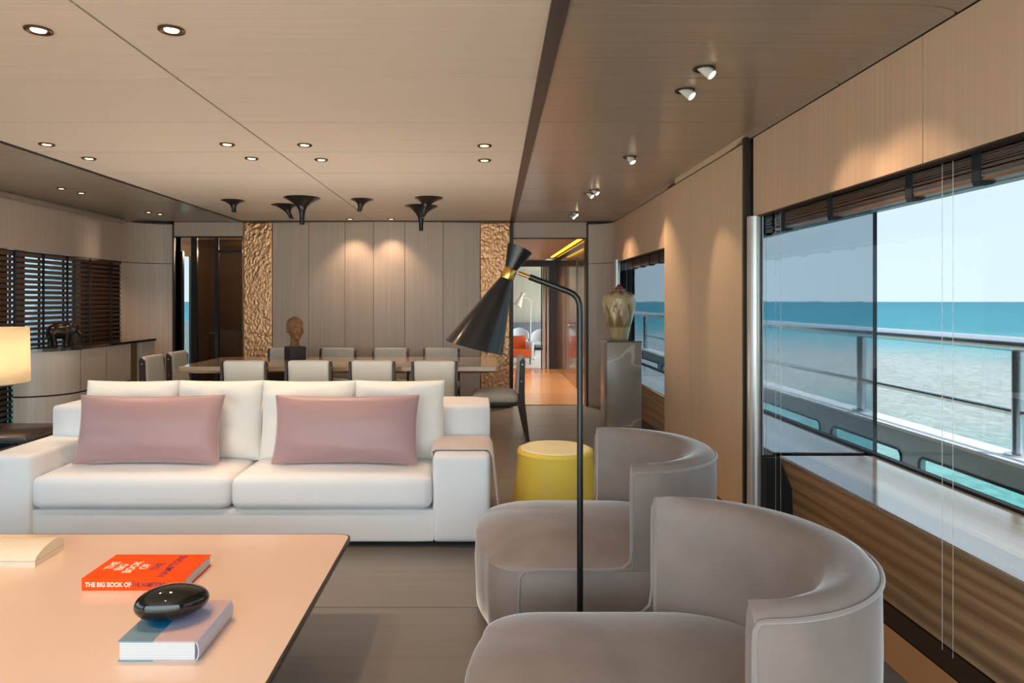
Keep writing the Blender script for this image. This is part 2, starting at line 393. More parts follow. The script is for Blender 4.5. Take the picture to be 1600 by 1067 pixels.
# rounded corner columns, upper and lower shells
for s, x_in, xw, r in ((1, 1.375, XR, .325), (-1, -4.14, XL, .44)):
    arc = [(xw-s*r+s*r*math.cos(t), YF-r+r*math.sin(t)) for t in [PI/2*k/12 for k in range(13)]]
    if s > 0: arc = arc[::-1]
    if s < 0: arc = [(xw+r-r*math.cos(t), YF-r+r*math.sin(t)) for t in [PI/2*k/12 for k in range(13)]]
    curved('corner_shell', arc, 1.908, 2.425, M_WALL, wf, t=.03)
    curved('corner_shell', arc, .0, 1.900, M_WALL, wf, t=.03)
    curved('corner_edge', arc, 2.428, 2.445, M_DARK, wf, t=.025)

# ---- right wall: high panels, pier, window bays
wr = struct('wall_right')
XG = 2.38                                   # window glass plane
yb = [YN, -.1, 1.28, 2.64, 4.30]
for a, b in zip(yb, yb[1:]): B().box(XR, XR+.03, a+.003, b-.003, 1.934, 2.428).done('upper_panel', M_WALL_LIT, wr, smooth=0)
for a, b in ((6.24, 7.4), (7.4, 8.78)): B().box(XR, XR+.03, a+.003, b-.003, 1.905, 2.428).done('upper_panel', M_WALL_LIT, wr, smooth=0)
B().box(XR+.03, 2.6, YN, YF+.05, 2.05, ZC+.05).box(XR+.03, 2.42, 6.2, 8.8, 1.93, 2.05).box(XR+.03, 2.42, YN, 4.3, 1.96, 2.05).done('window_head', M_DARK, wr)
B().box(XR, XR+.04, YN, 4.3, 1.926, 1.934).box(XR, XR+.04, 6.24, 8.78, 1.897, 1.905).box(XR-.003, XR+.03, YN, YF-.32, 2.428, 2.436).done('edge_line', M_DARK, wr)
# pier between the two windows
B().box(1.68, 2.45, 4.34, 6.2, 0, ZC).done('pier_core', M_BLACK, wr)
pts = [(4.36, .03), (6.215, .03), (6.215, 2.425), (5.75, 2.425)]
for y0, y1 in ((4.36, 5.42), (5.426, 6.215)):
    B().box(1.65, 1.68, y0, y1, .03, 2.40).done('pier_panel', M_PIER, wr, smooth=0)
B().prism([(4.30, 2.455), (5.86, 2.455), (5.86, 2.41), (4.62, 2.406), (4.45, 2.412), (4.36, 2.44), (4.30, 2.45)], 'x', 1.645, 1.68).done('pier_top_panel', M_PIER, wr)
B().box(1.655, 1.70, 4.325, 4.357, .0, 2.44).box(1.648, 1.68, 4.36, 6.215, 2.40, 2.408).done('pier_edge', M_DARK, wr)
for (px_, py_) in ((1.70, 4.27), (1.70, 8.66)):
    o = B().lathe([(.048, 0), (.048, 1.93)], 24, (px_, py_, 0)).done('round_jamb', mat('satin_grey_jamb', lin(214, 208, 204), 0.32, metal=.6), wr)
    o['label'] = 'rounded satin grey window jamb'
# dark mirror glass at the end of each bay
B().box(1.72, XG+.011, 4.19, 4.21, .455, 1.96).done('dark_glass_panel', M_MIRROR, wr, smooth=0)['label'] = 'dark reflective glass at window bay end'
B().box(1.72, XG+.011, 8.62, 8.64, .455, 1.93).done('dark_glass_panel', M_MIRROR, wr, smooth=0)
B().box(1.72, XG+.05, 4.212, 4.30, 0, 2.0).box(1.72, 1.95, 4.15, 4.21, 0, .45).box(1.72, XG+.05, 8.642, 8.8, 0, 2.0).done('bay_end', M_BLACK, wr)
B().box(XG, XG+.06, YN, 8.8, -.1, .42).box(XG, XG+.06, YN, 8.8, 1.95, 2.1).box(1.7, XG+.06, YN-.05, YN, 0, 2.05).box(1.87, XG, YN, 8.6, -.1, -.05).done('hull_side', M_GREYPAINT, wr)
def bench(name, y0, y1):
    b = struct(name)
    B().prism([(1.80, .462), (1.805, .44), (1.875, .26), (1.885, 0.0), (1.93, 0.0), (1.93, .435), (2.0, .435), (2.0, .44)], 'y', y0, y1).done('bench_front', M_ZEBRA, b, smooth=30)
    B().box(1.80, XG-.012, y0, y1, .442, .464, bev=.006).done('bench_top', M_ZEBRA_TOP, b, smooth=15)
    return b
bench('trim_3', YN, 4.145); bench('trim_4', 6.24, 8.61)
for k, (y0, y1) in enumerate(((YN, 4.19), (6.22, 8.62))):
    w = struct('window_%d' % (k+1))
    B().box(XG+.012, XG+.02, y0, y1, .43, 1.96).done('pane', M_GLASS, w, smooth=0)
    B().box(XG-.01, XG+.03, y0, y1, .445, .478).done('window_frame', M_BLACK, w, smooth=0)

# ---- left wall
wl = struct('wall_left')
for a, b in ((YN, 2.6), (2.6, 5.0), (5.0, 7.53), (7.53, 8.66)):
    B().box(XL-.03, XL, a+.003, b-.003, 1.909, 2.395).done('upper_panel', M_WALL, wl, smooth=0)
B().box(XL-.4, XL-.03, YN, YF, 1.95, ZC+.05).box(XL-.4, XL-.16, YN, YF, -.1, .14).box(XL-.03, XL+.002, YN, 8.66, 2.395, 2.412).box(XL-.4, XL-.03, 8.9, 10.3, 0, ZC).box(XL-.4, XL, YN-.05, YN, 0, ZC).done('hull_side', M_DARK, wl)
B().tube([(XL+.05, YN, 2.412), (XL+.05, 8.58, 2.412)], .036, 20).done('cove_tube', mat('satin_grey_tube', lin(176, 168, 160), .35, metal=.5), wl)
w = struct('window_3'); B().box(XL-.20, XL-.19, YN, 8.9, .14, 1.95).done('pane', glass('clear_window_glass', (.72, .74, .75, 1)), w, smooth=0)
B().box(XL-.22, XL-.16, 7.0, 7.06, .14, 1.95).box(XL-.22, XL-.16, 8.04, 8.9, .14, 1.95).box(XL-.22, XL-.16, 5.0, 6.8, .14, 1.95).done('window_frame', M_DARK, w, smooth=0)
# ---- near wall: wide opening to the aft deck
wn_ = struct('wall_near'); B().box(XL-.4, XL+.25, YN-.1, YN-.05, 0, ZC).box(1.5, 2.45, YN-.1, YN-.05, 0, ZC).box(XL+.25, 1.5, YN-.1, YN-.05, 2.36, ZC).done('door_surround', M_WALL, wn_, smooth=0)

# ---- outside: deck, bulwark, sea
dk = struct('trim_5'); B().box(XL-1.3, 3.56, -9, YN-.05, -.12, -.02).box(XG+.06, 3.56, YN-.05, 16, -.5, -.4).done('deck', M_DECK, dk, smooth=0)
bw = struct('trim_6')
XB = 3.56
def bulwark():
    # inner face with rounded freeing ports
    b = B(); ports = [(-9+2.2*k, -9+2.2*k+1.96) for k in range(12)]
    sh = 5.57-(ports[6][1]); ports = [(a+sh, c+sh) for a, c in ports]
    z0, z1, zt, zb = -.20, .135, .31, -.5
    t0, t1 = XB, XB+.05
    prev = ports[0][0]-.25
    for a, c in ports:
        b.box(t0, t1, prev, a, zb, zt); prev = c
        r = .06
        for s, y in ((1, a), (-1, c)):
            for zz, sg in ((z1, -1), (z0, 1)):
                poly = [(y, zz)]+[(y+s*r-s*r*math.cos(t), zz+sg*(r-r*math.sin(t))) for t in [PI/2*k/6 for k in range(7)]]
                b.prism(poly, 'x', t0, t1)
        b.box(t0, t1, a, c, z1, zt); b.box(t0, t1, a, c, zb, z0)
    b.box(t0, t1, prev, 18, zb, zt)
    b.done('bulwark_face', M_GREYPAINT, bw, smooth=0)
    b = B()
    for a, c in ports: 
        r = .06
        pts = []
        for cy_, cz, st in ((c-r, z1-r, 0), (a+r, z1-r, 1), (a+r, z0+r, 2), (c-r, z0+r, 3)):
            pts += [(t0-.004, cy_+r*math.cos(PI/2*(st+k/5)), cz+r*math.sin(PI/2*(st+k/5))) for k in range(6)]
        b.tube(pts, .011, 6, loop=True)
    o = b.done('port_rim', M_BLACK, bw); o['kind'] = 'stuff'
    B().box(XB-.06, XB+.22, -9, 18, .31, .34, bev=.01).done('bulwark_cap', M_WHITE, bw)
bulwark()
rl = thing('deck_rail', 'polished steel two-bar guard rail outside the big right window', 'railing', (3.68, 4.69, .34))
ry = [-7.1, -4.15, -1.2, 1.74, 4.69, 7.64, 10.6, 13.5]
B().prism([(.075*math.cos(2*PI*k/20), .765+.052*math.sin(2*PI*k/20)) for k in range(20)], 'y', -9-4.69, 14).done('top_rail', M_CHROME, rl)
B().tube([(0, -9-4.69, .295), (0, 14, .295)], .024, 10).done('mid_rail', M_CHROME, rl)
for y in ry: B().lathe([(.085, 0), (.085, .014), (.042, .018), (.042, .725)], 16, (0, y-4.69, 0)).done('stanchion', M_CHROME, rl)
# outside left
ol = struct('trim_7'); B().box(XL-1.4, XL-1.35, -9, 16, -.1, 1.0).box(XL-1.5, XL-.42, 8.3, 9.6, -.1, 2.6).box(XL-1.5, XL-.42, 3, 6.6, -.1, 2.6).done('side_deck_wing', M_GREYPAINT, ol, smooth=0)
# sea
def sea_mat():
    m = bpy.data.materials.new('sea_water'); m.use_nodes = True; nt = m.node_tree; p = nt.nodes['Principled BSDF']; L = nt.links.new
    tc = nt.nodes.new('ShaderNodeTexCoord'); ln = nt.nodes.new('ShaderNodeVectorMath'); ln.operation = 'LENGTH'; L(tc.outputs['Object'], ln.inputs[0])
    mp = nt.nodes.new('ShaderNodeMapping'); mp.inputs['Scale'].default_value = (.03, .05, 1); L(tc.outputs['Object'], mp.inputs[0])
    n = nt.nodes.new('ShaderNodeTexNoise'); n.inputs['Scale'].default_value = 1; n.inputs['Detail'].default_value = 5; L(mp.outputs[0], n.inputs['Vector'])
    lg = nt.nodes.new('ShaderNodeMath'); lg.operation = 'LOGARITHM'; lg.inputs[1].default_value = 10; L(ln.outputs['Value'], lg.inputs[0])
    a = nt.nodes.new('ShaderNodeMath'); a.operation = 'MULTIPLY_ADD'; a.inputs[1].default_value = .35; L(n.outputs['Fac'], a.inputs[0]); L(lg.outputs[0], a.inputs[2])
    mr = nt.nodes.new('ShaderNodeMapRange'); mr.inputs[1].default_value = .8; mr.inputs[2].default_value = 3.2; L(a.outputs[0], mr.inputs[0])
    r = nt.nodes.new('ShaderNodeValToRGB'); cr = r.color_ramp
    cr.elements[0].position = 0.0; cr.elements[0].color = (.01, .42, .40, 1); cr.elements[1].position = 1.0; cr.elements[1].color = (.06, .34, .46, 1)
    for pos, c in ((.22, (.03, .50, .47, 1)), (.29, (.30, .62, .58, 1)), (.36, (.62, .68, .64, 1)), (.46, (.58, .67, .65, 1)), (.53, (.25, .58, .62, 1)), (.62, (.07, .42, .52, 1))):
        e = cr.elements.new(pos); e.color = c
    L(mr.outputs[0], r.inputs[0])
    n2 = nt.nodes.new('ShaderNodeTexNoise'); n2.inputs['Scale'].default_value = 2.6; n2.inputs['Detail'].default_value = 5; n2.inputs['Distortion'].default_value = 1.2
    m2 = nt.nodes.new('ShaderNodeMapping'); m2.inputs['Scale'].default_value = (1, .6, 1); L(tc.outputs['Object'], m2.inputs[0]); L(m2.outputs[0], n2.inputs['Vector'])
    r2 = nt.nodes.new('ShaderNodeMapRange'); r2.inputs[1].default_value = .35; r2.inputs[2].default_value = .7; r2.inputs[3].default_value = .50; r2.inputs[4].default_value = .78; L(n2.outputs['Fac'], r2.inputs[0])
    s = nt.nodes.new('ShaderNodeVectorMath'); s.operation = 'SCALE'; L(r.outputs[0], s.inputs[0]); L(r2.outputs[0], s.inputs['Scale']); L(s.outputs[0], p.inputs['Base Color'])
    bp = nt.nodes.new('ShaderNodeBump'); bp.inputs['Strength'].default_value = .25; bp.inputs['Distance'].default_value = .15; L(n2.outputs['Fac'], bp.inputs['Height']); L(bp.outputs[0], p.inputs['Normal'])
    p.inputs['Roughness'].default_value = .5; p.inputs['Specular IOR Level'].default_value = .04
    return m
b = bmesh.new(); bmesh.ops.create_circle(b, cap_ends=True, segments=64, radius=9000)
me = bpy.data.meshes.new('sea'); b.to_mesh(me); b.free(); me.materials.append(sea_mat())
sea = link('sea', me, None, (0, 0, -2.6)); sea['kind'] = 'structure'

# ---- hallway, far room, foyer
hw = struct('hallway')
B().box(.30, 1.56, YF+.12, 14.3, -.10, -.012).done('subfloor', M_BLACK, hw, smooth=0)
for k in range(9):
    B().box(.40, 1.5, YF+.1+.567*k+.001, YF+.1+.567*(k+1)-.001, -.012, .01).done('plank', M_HALLF, hw, smooth=0)
B().box(.34, .40, YF+.25, 14.2, 0, 2.3).done('hall_wall', M_HALL, hw, smooth=0)
for k in range(5):
    a = YF+.25+k*.99
    B().box(1.5, 1.54, a+.003, a+.987, .0, 2.3).done('wall_panel', M_HALL, hw, smooth=0)
B().box(.3, 1.6, YF+.06, 14.3, 2.30, 2.36).box(1.54, 1.62, YF+.2, 14.3, 0, 2.3).done('hall_shell', M_BLACK, hw, smooth=0)
for k in range(5):
    B().box(.40, 1.28, YF+.08+k*1.02+.003, YF+.08+(k+1)*1.02-.003, 2.25, 2.28).done('hall_ceiling_panel', M_HALLC, hw, smooth=0)
B().box(1.42, 1.5, YF+.06, 14.2, 2.24, 2.28).done('cove_edge', M_HALL, hw, smooth=0)
o = B().box(1.32, 1.38, YF+.12, 13.4, 2.262, 2.275).done('led_strip', M_LED, hw, smooth=0); o['label'] = 'glowing yellow light strip'
B().box(.4, 1.5, 14.12, 14.2, 2.12, 2.25).box(1.36, 1.5, 14.06, 14.2, 0, 2.12).box(1.29, 1.315, 14.1, 14.2, 0, 2.12).box(1.20, 1.225, 14.14, 14.2, 0, 2.12).done('door_frame', mat('dark_hall_frame', lin(48, 32, 26), .3), hw, smooth=0)
B().box(1.325, 1.352, 14.1, 14.18, 0, 2.12).box(1.235, 1.28, 14.12, 14.18, 0, 2.12).done('sliding_leaf', M_WALL, hw, smooth=0)
dr = struct('door_1'); B().box(1.485, 1.5, 10.9, 11.8, .012, 2.1).done('door_leaf', M_HALL, dr, smooth=0)
B().tube([(1.485, 11.68, 1.0), (1.45, 11.68, 1.0), (1.45, 11.56, 1.0)], .009, 8).done('door_handle', M_CHROME, dr)
for yy in (9.9, 11.4, 12.9):
    l = bpy.data.lights.new('hall_fill', 'SPOT'); l.energy = 150; l.color = (1, .86, .70); l.spot_size = 2.4; l.spot_blend = .8; l.shadow_soft_size = .04; link('hall_fill', l, hw, (.95, yy, 2.24))  # unseen spots without fittings, added to brighten the hallway
fr = struct('far_room')
B().box(-1.5, 3.2, 14.2, 20.2, -.05, .0).done('far_floor', mat('pale_carpet', lin(214, 200, 186), .9), fr, smooth=0)
B().box(-1.5, 3.2, 20.1, 20.2, 0, 2.4).box(-1.5, -1.45, 14.2, 20.2, 0, 2.4).done('far_wall', M_WALL, fr, smooth=0)
B().box(-1.5, 3.2, 14.2, 20.2, 2.3, 2.4).box(-1.5, .4, 14.2, 14.25, 0, 2.3).box(1.5, 3.2, 14.2, 14.25, 0, 2.3).done('far_shell', M_WALL, fr, smooth=0)
fy = struct('foyer')
B().box(-4.58, -3.1, YF+.25, 11.4, -.05, 0).box(-4.58, -3.1, YF+.25, 11.4, 2.28, 2.34).done('foyer_shell', M_HALL, fy, smooth=0)
B().box(-4.6, -3.1, 11.4, 11.5, 0, 2.3).box(-3.14, -3.1, YF+.25, 11.4, 0, 2.3).box(-4.62, -4.58, 10.72, 11.4, 0, 2.3).box(-4.62, -4.58, 10.3, 10.72, 2.1, 2.3).done('foyer_wall', M_CEIL_D, fy, smooth=0)
lamp = bpy.data.lights.new('foyer_fill', 'POINT'); lamp.energy = 22; lamp.color = WARM; lamp.shadow_soft_size = .05  # unseen fill light added so the foyer panels show through the glass
lo = link('foyer_fill', lamp, fy, (-3.5, 10.4, 2.15))
# smoked glass doors in the foyer opening (left), frames and transom
dg_ = struct('door_2')
XD = lambda px, y=YF+.16: (px-755)*y/1066.7
Y0 = YF+.16
B().box(-4.612, -4.606, 10.3, 10.72, 0, 2.1).done('outer_pane', M_GLASS, fy, smooth=0)
for a, b_ in ((309, 336), (342, 378)):
    B().box(XD(a), XD(b_), Y0, Y0+.012, .02, 2.06 if a > 340 else 2.24).done('pane', M_CLEAR, dg_, smooth=0)
B().box(XD(343), XD(378), Y0, Y0+.012, 2.10, 2.24).done('pane', M_CLEAR, dg_, smooth=0)
B().box(XD(272), XD(284), Y0, Y0+.012, .02, 2.04).done('pane', M_CLEAR, dg_, smooth=0)
for a, b_, z0, z1 in ((336.5, 342, 0, 2.26), (299.5, 308.5, 0, 2.26), (269, 272, 0, 2.26), (284, 286.5, 0, 2.08)):
    B().box(XD(a), XD(b_), Y0-.02, Y0+.03, z0, z1).done('door_stile', M_BLKMET, dg_, smooth=0)
B().box(XD(342), XD(379), Y0-.02, Y0+.03, 2.06, 2.10).box(XD(272), XD(286), Y0-.02, Y0+.03, 2.04, 2.08).done('door_rail', M_BLKMET, dg_, smooth=0)

# ================================================================== LIGHT FITTINGS
def spot(parent, loc, power, aim=(0, 0, -1), cone=100, blend=.7, name='lamp_light'):
    l = bpy.data.lights.new(name, 'SPOT'); l.energy = power; l.color = WARM; l.spot_size = math.radians(cone); l.spot_blend = blend; l.shadow_soft_size = .03
    o = link(name, l, parent, loc); o.rotation_mode = 'QUATERNION'; o.rotation_quaternion = Vector(aim).to_track_quat('-Z', 'Y'); return o
_ring = _lens = None
def downlight(x, y, label, power=SPOT_W, group='round recessed ceiling downlights', r=.05):
    t = thing('ceiling_downlight', label, 'ceiling light', (x, y, ZC), group=group)
    B().lathe([(r, -.001), (r, -.007), (r*.88, -.010), (r*.80, -.007), (r*.55, -.003), (r*.53, .014)], 28).done('trim_ring', mat('bronze_lamp_ring', lin(104, 80, 56), .3, metal=.8), t)
    B().lathe([(r*.56, -.0025), (r*.52, -.006)], 20).done('lens', M_LENS, t)
    spot(t, (0, 0, -.02), power)
    return t
def at_ceiling(px, py):
    d = (ZC-1.4)*1066.7/(471-py); return ((px-755)*d/1066.7, d)
for px, py, lab in (
    (60, 46, 'large recessed downlight at upper left corner of the ceiling'),
    (268, 46, 'large recessed downlight right of the upper left one'),
    (73, 225, 'leftmost downlight of the front row of small ones across the ceiling'),
    (355, 225, 'second downlight from left in the front row of small ones'),
    (476, 226, 'third downlight from left in the front row, right of the seam'),
    (757, 227, 'rightmost downlight of the front row beside the dark ceiling strip'),
    (139, 247, 'leftmost downlight of the second row behind the front row'),
    (393, 247, 'second downlight from left in the second row'),
    (502, 249, 'third downlight from left in the second row, right of the seam'),
    (757, 250, 'rightmost downlight of the second row beside the dark strip'),
    (547, 342, 'tiny far downlight just left of the ceiling seam end'),
    (611, 342, 'tiny far downlight just right of the ceiling seam end')):
    x, y = at_ceiling(px, py)
    if y > 8.7: y = 8.75; x = (px-755)*y/1066.7
    downlight(x, y, lab, SPOT_W*(1.5 if y < 3 else .8), r=.05)
for x, y, lab in ((-2.7, .9, 'left downlight above the coffee table, out of frame'), (-1.0, .9, 'right downlight above the coffee table, out of frame'), (-2.2, -.5, 'left downlight by the aft doors'), (-.4, -.5, 'right downlight by the aft doors')): downlight(x, y, lab, SPOT_W*.5)
for px, py, lab, e in ((96, 294, 'lit downlight in the dark left ceiling strip, near one', 1), (127, 301, 'dim downlight in the dark left ceiling strip, near one', .35),
                       (232, 331, 'lit downlight in the dark left ceiling strip, far one', 1), (250, 334, 'dim downlight in the dark left ceiling strip, far one', .35)):
    x, y = at_ceiling(px, py); downlight(x, y, lab, SPOT_W*1.1*e, 'downlights in the dark left ceiling strip', r=.04)
def popspot(x, y, label, aim, power):
    t = thing('tilting_spotlight', label, 'ceiling light', (x, y, ZC), group='tilted spotlights in the right ceiling')
    B().lathe([(.05, -.001), (.05, -.006), (.042, -.007), (.042, .012)], 24).done('trim_ring', M_DARK, t)
    a = Vector(aim).normalized(); q = a.to_track_quat('Z', 'Y').to_matrix().to_4x4()
    b2 = B(); b2.lathe([(.022, -.03), (.024, .05), (.021, .052), (.018, .046)], 20); b2.m.transform(q); b2.done('lamp_barrel', mat('white_lamp_barrel', lin(225, 222, 214), .35), t)
    b2 = B(); b2.lathe([(.019, .049), (.019, .0535)], 16); b2.m.transform(q); b2.done('lens', M_LENS, t)
    spot(t, a*.07, power, aim, 50, .6)
for px, py, lab, aim in (
    (1100, 107, 'tilted spotlight nearest in the right ceiling, right of its pair', (.5, -.32, -.6)),
    (1070, 141, 'tilted spotlight in the right ceiling, left of the near pair', (.5, -.32, -.6)),
    (984, 245, 'single tilted spotlight in the right ceiling between the near and far pairs', (.35, -.3, -.8)),
    (928, 297, 'farther tilted spotlight of the third group, rear one', (.5, -.32, -.6)),
    (920, 302, 'tilted spotlight of the third group, front one', (.5, -.32, -.6)),
    (897, 332, 'farthest tilted spotlight pair in right ceiling, rear one', (.5, -.32, -.6)),
    (893, 336, 'farthest tilted spotlight pair in right ceiling, front one', (.5, -.32, -.6))):
    x, y = at_ceiling(px, py); popspot(x, y, lab, aim, SPOT_W*.7)
def trumpet(px, pyd, w, length, tilt, label, lit):
    x, y = at_ceiling(px, pyd); r = w/2
    t = thing('trumpet_spotlight', label, 'ceiling light', (x, y, ZC), group='black trumpet spotlights above the dining table')
    f = lambda z: (tilt[0]*z*(-z/length)**.3 if z < 0 else 0, tilt[1]*z if z < 0 else 0)
    rt = .024
    prof = [(r, -.001), (r, -.005)]
    for k in range(1, 13):
        u = k/12; z = -.005-u*length; prof.append((rt+(r-rt)*(1-u)**4.2 if u < .75 else rt, z))
    prof += [(rt*.8, -.005-length), (rt*.8, -length+.01)]
    B().lathe(prof, 28, shift=lambda z: (-tilt[0]*abs(z), -tilt[1]*abs(z))).done('trumpet_body', M_BLKMET, t)
    dx, dy = -tilt[0]*length, -tilt[1]*length
    B().lathe([(rt*.75, -length+.004), (rt*.75, -length+.008)], 16, (dx, dy, 0)).done('lens', M_LENS if lit else M_CHROME, t)
    if lit: spot(t, (dx, dy, -length-.02), SPOT_W*.6, (-tilt[0], -tilt[1], -1), 60)
trumpet(364, 313, .235, .12, (-.1, 0), 'short black trumpet spotlight, leftmost of those over the dining table', False)
trumpet(444, 320, .285, .15, (-.55, 0), 'tilted black trumpet spotlight with glowing end near the bronze panel', True)
trumpet(472, 309, .37, .27, (0, 0), 'large straight black trumpet spotlight left of the ceiling seam', True)
trumpet(566, 311.5, .235, .12, (.25, 0), 'short tilted black trumpet spotlight on the ceiling seam', False)
trumpet(658, 322, .37, .27, (.0, 0), 'large straight black trumpet spotlight right of the seam, farther of two', True)
trumpet(670, 309, .29, .20, (.35, 0), 'tilted black trumpet spotlight in front of the large right one', True)

# ================================================================== FURNITURE
# ---- sofa
so = thing('sofa', 'long cream fabric two-seat sofa with wide box arms behind the coffee table', 'sofa', (-1.4, 4.35, 0))
def rim(w, h, pinch, n=44):
    pp = []
    for k in range(n):
        a = k/n*4; q = int(a); f = math.sin((2*(a-q)-1)*PI/2); u, v = [(f, -1), (1, f), (-f, 1), (-1, -f)][q]
        pp.append(Vector((u*w/2*(1-pinch*(1-v*v)*abs(u)**3), 0, v*h/2*(1-pinch*(1-u*u)*abs(v)**3*(w/h)**.3))))
    return pp
def sbox(name, x0, x1, y0, y1, z0, z1, r, m=M_SOFA, crown=0, parent=so, off=(-1.4, 4.35, 0)):
    b2 = rounded((x1-x0)/2, (y1-y0)/2, (z1-z0)/2, r, 12, crown)
    q = B(); q.merge(b2, Matrix.Translation(((x0+x1)/2-off[0], (y0+y1)/2-off[1], (z0+z1)/2-off[2])))
    return q.done(name, m, parent, smooth=60)
sbox('base', -2.56, -.28, 3.87, 4.80, .035, .222, .012)
sbox('arm', -2.83, -2.552, 3.85, 4.82, .035, .53, .03)
sbox('arm', -.288, .04, 3.85, 4.82, .035, .53, .03)
sbox('back', -2.80, .045, 4.42, 4.86, .035, .728, .03)
sbox('seat_cushion', -2.55, -1.428, 3.83, 4.42, .225, .415, .05, crown=.035)
sbox('seat_cushion', -1.424, -.29, 3.83, 4.42, .225, .415, .05, crown=.035)
B().box(-2.75+1.4, -.04+1.4, 3.93-4.35, 4.78-4.35, 0, .04).done('plinth', M_BLACK, so)
for i, (a, b_) in enumerate(((-2.50, -1.93), (-1.925, -1.395), (-1.39, -.815), (-.81, -.25))):
    p = B(); p.merge(pillow(b_-a+.004, .49, .24, pinch=.03, seed=i+1, wr=.013)); p.m.transform(Matrix.Rotation(-.14, 4, 'X'))
    bc = p.done('back_cushion', M_CUSH, so, smooth=80, loc=((a+b_)/2+1.4, 4.29-4.35 + (.01 if i % 2 else 0), .655))
    B().tube([Matrix.Rotation(-.14, 3, 'X') @ q for q in rim(b_-a+.004, .49, .03)], .004, 6, loop=True).done('piping', M_CUSH, bc)
for i, (x, lab) in enumerate(((-1.985, 'dusty pink silk lumbar pillow on the left half of the sofa'), (-.815, 'dusty pink silk lumbar pillow on the right half of the sofa'))):
    t = thing('lumbar_pillow', lab, 'pillow', (x, 4.06, .44), group='pink pillows on the sofa')
    p = B(); p.merge(pillow(.86, .40, .17, pinch=.045, seed=i+9, wr=.004)); p.m.transform(Matrix.Rotation(-.22, 4, 'X'))
    p.done('pillow_cover', M_PINK, t, smooth=80, loc=(0, 0, .20))
    B().tube([Matrix.Rotation(-.22, 3, 'X') @ q for q in rim(.86, .40, .045)], .004, 6, loop=True).done('seam', M_PINK, t, loc=(0, 0, .20))
# throw over the right arm
th = []
prof = [(-.30, .50), (-.30, .535), (-.27, .545), (.02, .545), (.045, .535), (.06, .50), (.075, .35), (.10, .14)]
bb = B(); ys = [3.97+.35*k/10 for k in range(11)]
rs = []
for k, y in enumerate(ys):
    w_ = .006*math.sin(k*1.9)
    outer = [(x+(w_ if z < .4 else 0), y, z+.004) for x, z in prof]; inner = [(x-.009 if x > 0 and z < .54 else x+(.006 if x < -.28 else 0), y, z-.007) for x, z in prof[::-1]]
    rs.append(outer+inner)
bb.rings(rs); tag(bb.done('throw_blanket', M_THROW, None, smooth=60), 'blush wool throw draped over the right arm of the cream sofa', 'blanket')
# ---- coffee table
ct = thing('coffee_table', 'large low coffee table with cream lacquer top and dark rim', 'coffee table', (-1.9, 2.0, 0))
def rrect(x0, x1, y0, y1, r, n=5):
    p = []
    for cx, cy_, s in ((x1-r, y1-r, 0), (x0+r, y1-r, 1), (x0+r, y0+r, 2), (x1-r, y0+r, 3)):
        p += [(cx+r*math.cos(PI/2*(s+k/n)), cy_+r*math.sin(PI/2*(s+k/n))) for k in range(n+1)]
    return p
X0, X1, YA, YB = -3.1+1.9, -.575+1.9, .75-2, 3.0-2
B().prism(rrect(X0+.008, X1-.008, YA+.008, YB-.008, .045), 'z', .362, .38).done('table_top', M_TABLE, ct)
q = B(); o_ = rrect(X0, X1, YA, YB, .053); i_ = rrect(X0+.008, X1-.008, YA+.008, YB-.008, .045)
q.rings([[(*p, .362) for p in i_], [(*p, .362) for p in o_], [(*p, .379) for p in o_], [(*p, .379) for p in i_]], loop=True); q.done('rim', mat('dark_table_rim', lin(38, 30, 26), .3), ct)
B().prism(rrect(X0+.12, X1-.12, YA+.12, YB-.12, .03), 'z', .32, .362).done('under_frame', M_CWOOD, ct)
B().box(X0+.35, X1-.35, YA+.35, YB-.35, 0, .33).done('base', M_CWOOD, ct)
# items on the table
def book(name, label, x0, x1, y0, y1, z0, h, cover, spine_side, page_mat, t=.0035):
    """spine_side 'y-' spine faces the camera, 'x+' spine at the right"""
    k = thing(name, label, 'book', ((x0+x1)/2, (y0+y1)/2, z0), group='books on the coffee table')
    hx, hy = (x1-x0)/2, (y1-y0)/2
    c = B()
    c.box(-hx, hx, -hy, hy, h-t, h); c.box(-hx, hx, -hy, hy, 0, t)
    if spine_side == 'y-':
        c.box(-hx, hx, -hy, -hy+t, t, h-t)
        pg = (-hx+.004, hx-.004, -hy+t, hy-.004)
    else:
        arc = [(hx+.010*math.cos(a), h/2+(h/2)*math.sin(a)) for a in [-PI/2+PI*j/8 for j in range(9)]]
        arc2 = [(hx-.003+.010*math.cos(a), h/2+(h/2-t)*math.sin(a)) for a in [-PI/2+PI*j/8 for j in range(9)]][::-1]
        c.prism(arc+arc2, 'y', -hy, hy)
        pg = (-hx+.004, hx-.003, -hy+.003, hy-.004)
    k_cover = c.done('cover', cover, k, smooth=30)
    B().box(pg[0], pg[1], pg[2], pg[3], t, h-t).done('pages', page_mat, k, smooth=0)
    return k_cover
def pages_mat():
    m = mat('book_pages', lin(238, 236, 232), .8); nt = m.node_tree
    tc = nt.nodes.new('ShaderNodeTexCoord'); w_ = nt.nodes.new('ShaderNodeTexWave'); w_.bands_direction = 'Z'; w_.inputs['Scale'].default_value = 60
    r = nt.nodes.new('ShaderNodeMapRange'); r.inputs[3].default_value = .60; r.inputs[4].default_value = .76
    nt.links.new(tc.outputs['Object'], w_.inputs[0]); nt.links.new(w_.outputs['Fac'], r.inputs[0]); nt.links.new(r.outputs[0], nt.nodes['Principled BSDF'].inputs['Base Color']); return m
MP = pages_mat()
ob = book('book', 'orange hardback book with white and purple cover lettering on the table', -1.418, -1.052, 2.41, 2.64, .38, .042, mat('orange_cover', lin(255, 82, 0), .5, spec=.2), 'y-', MP)
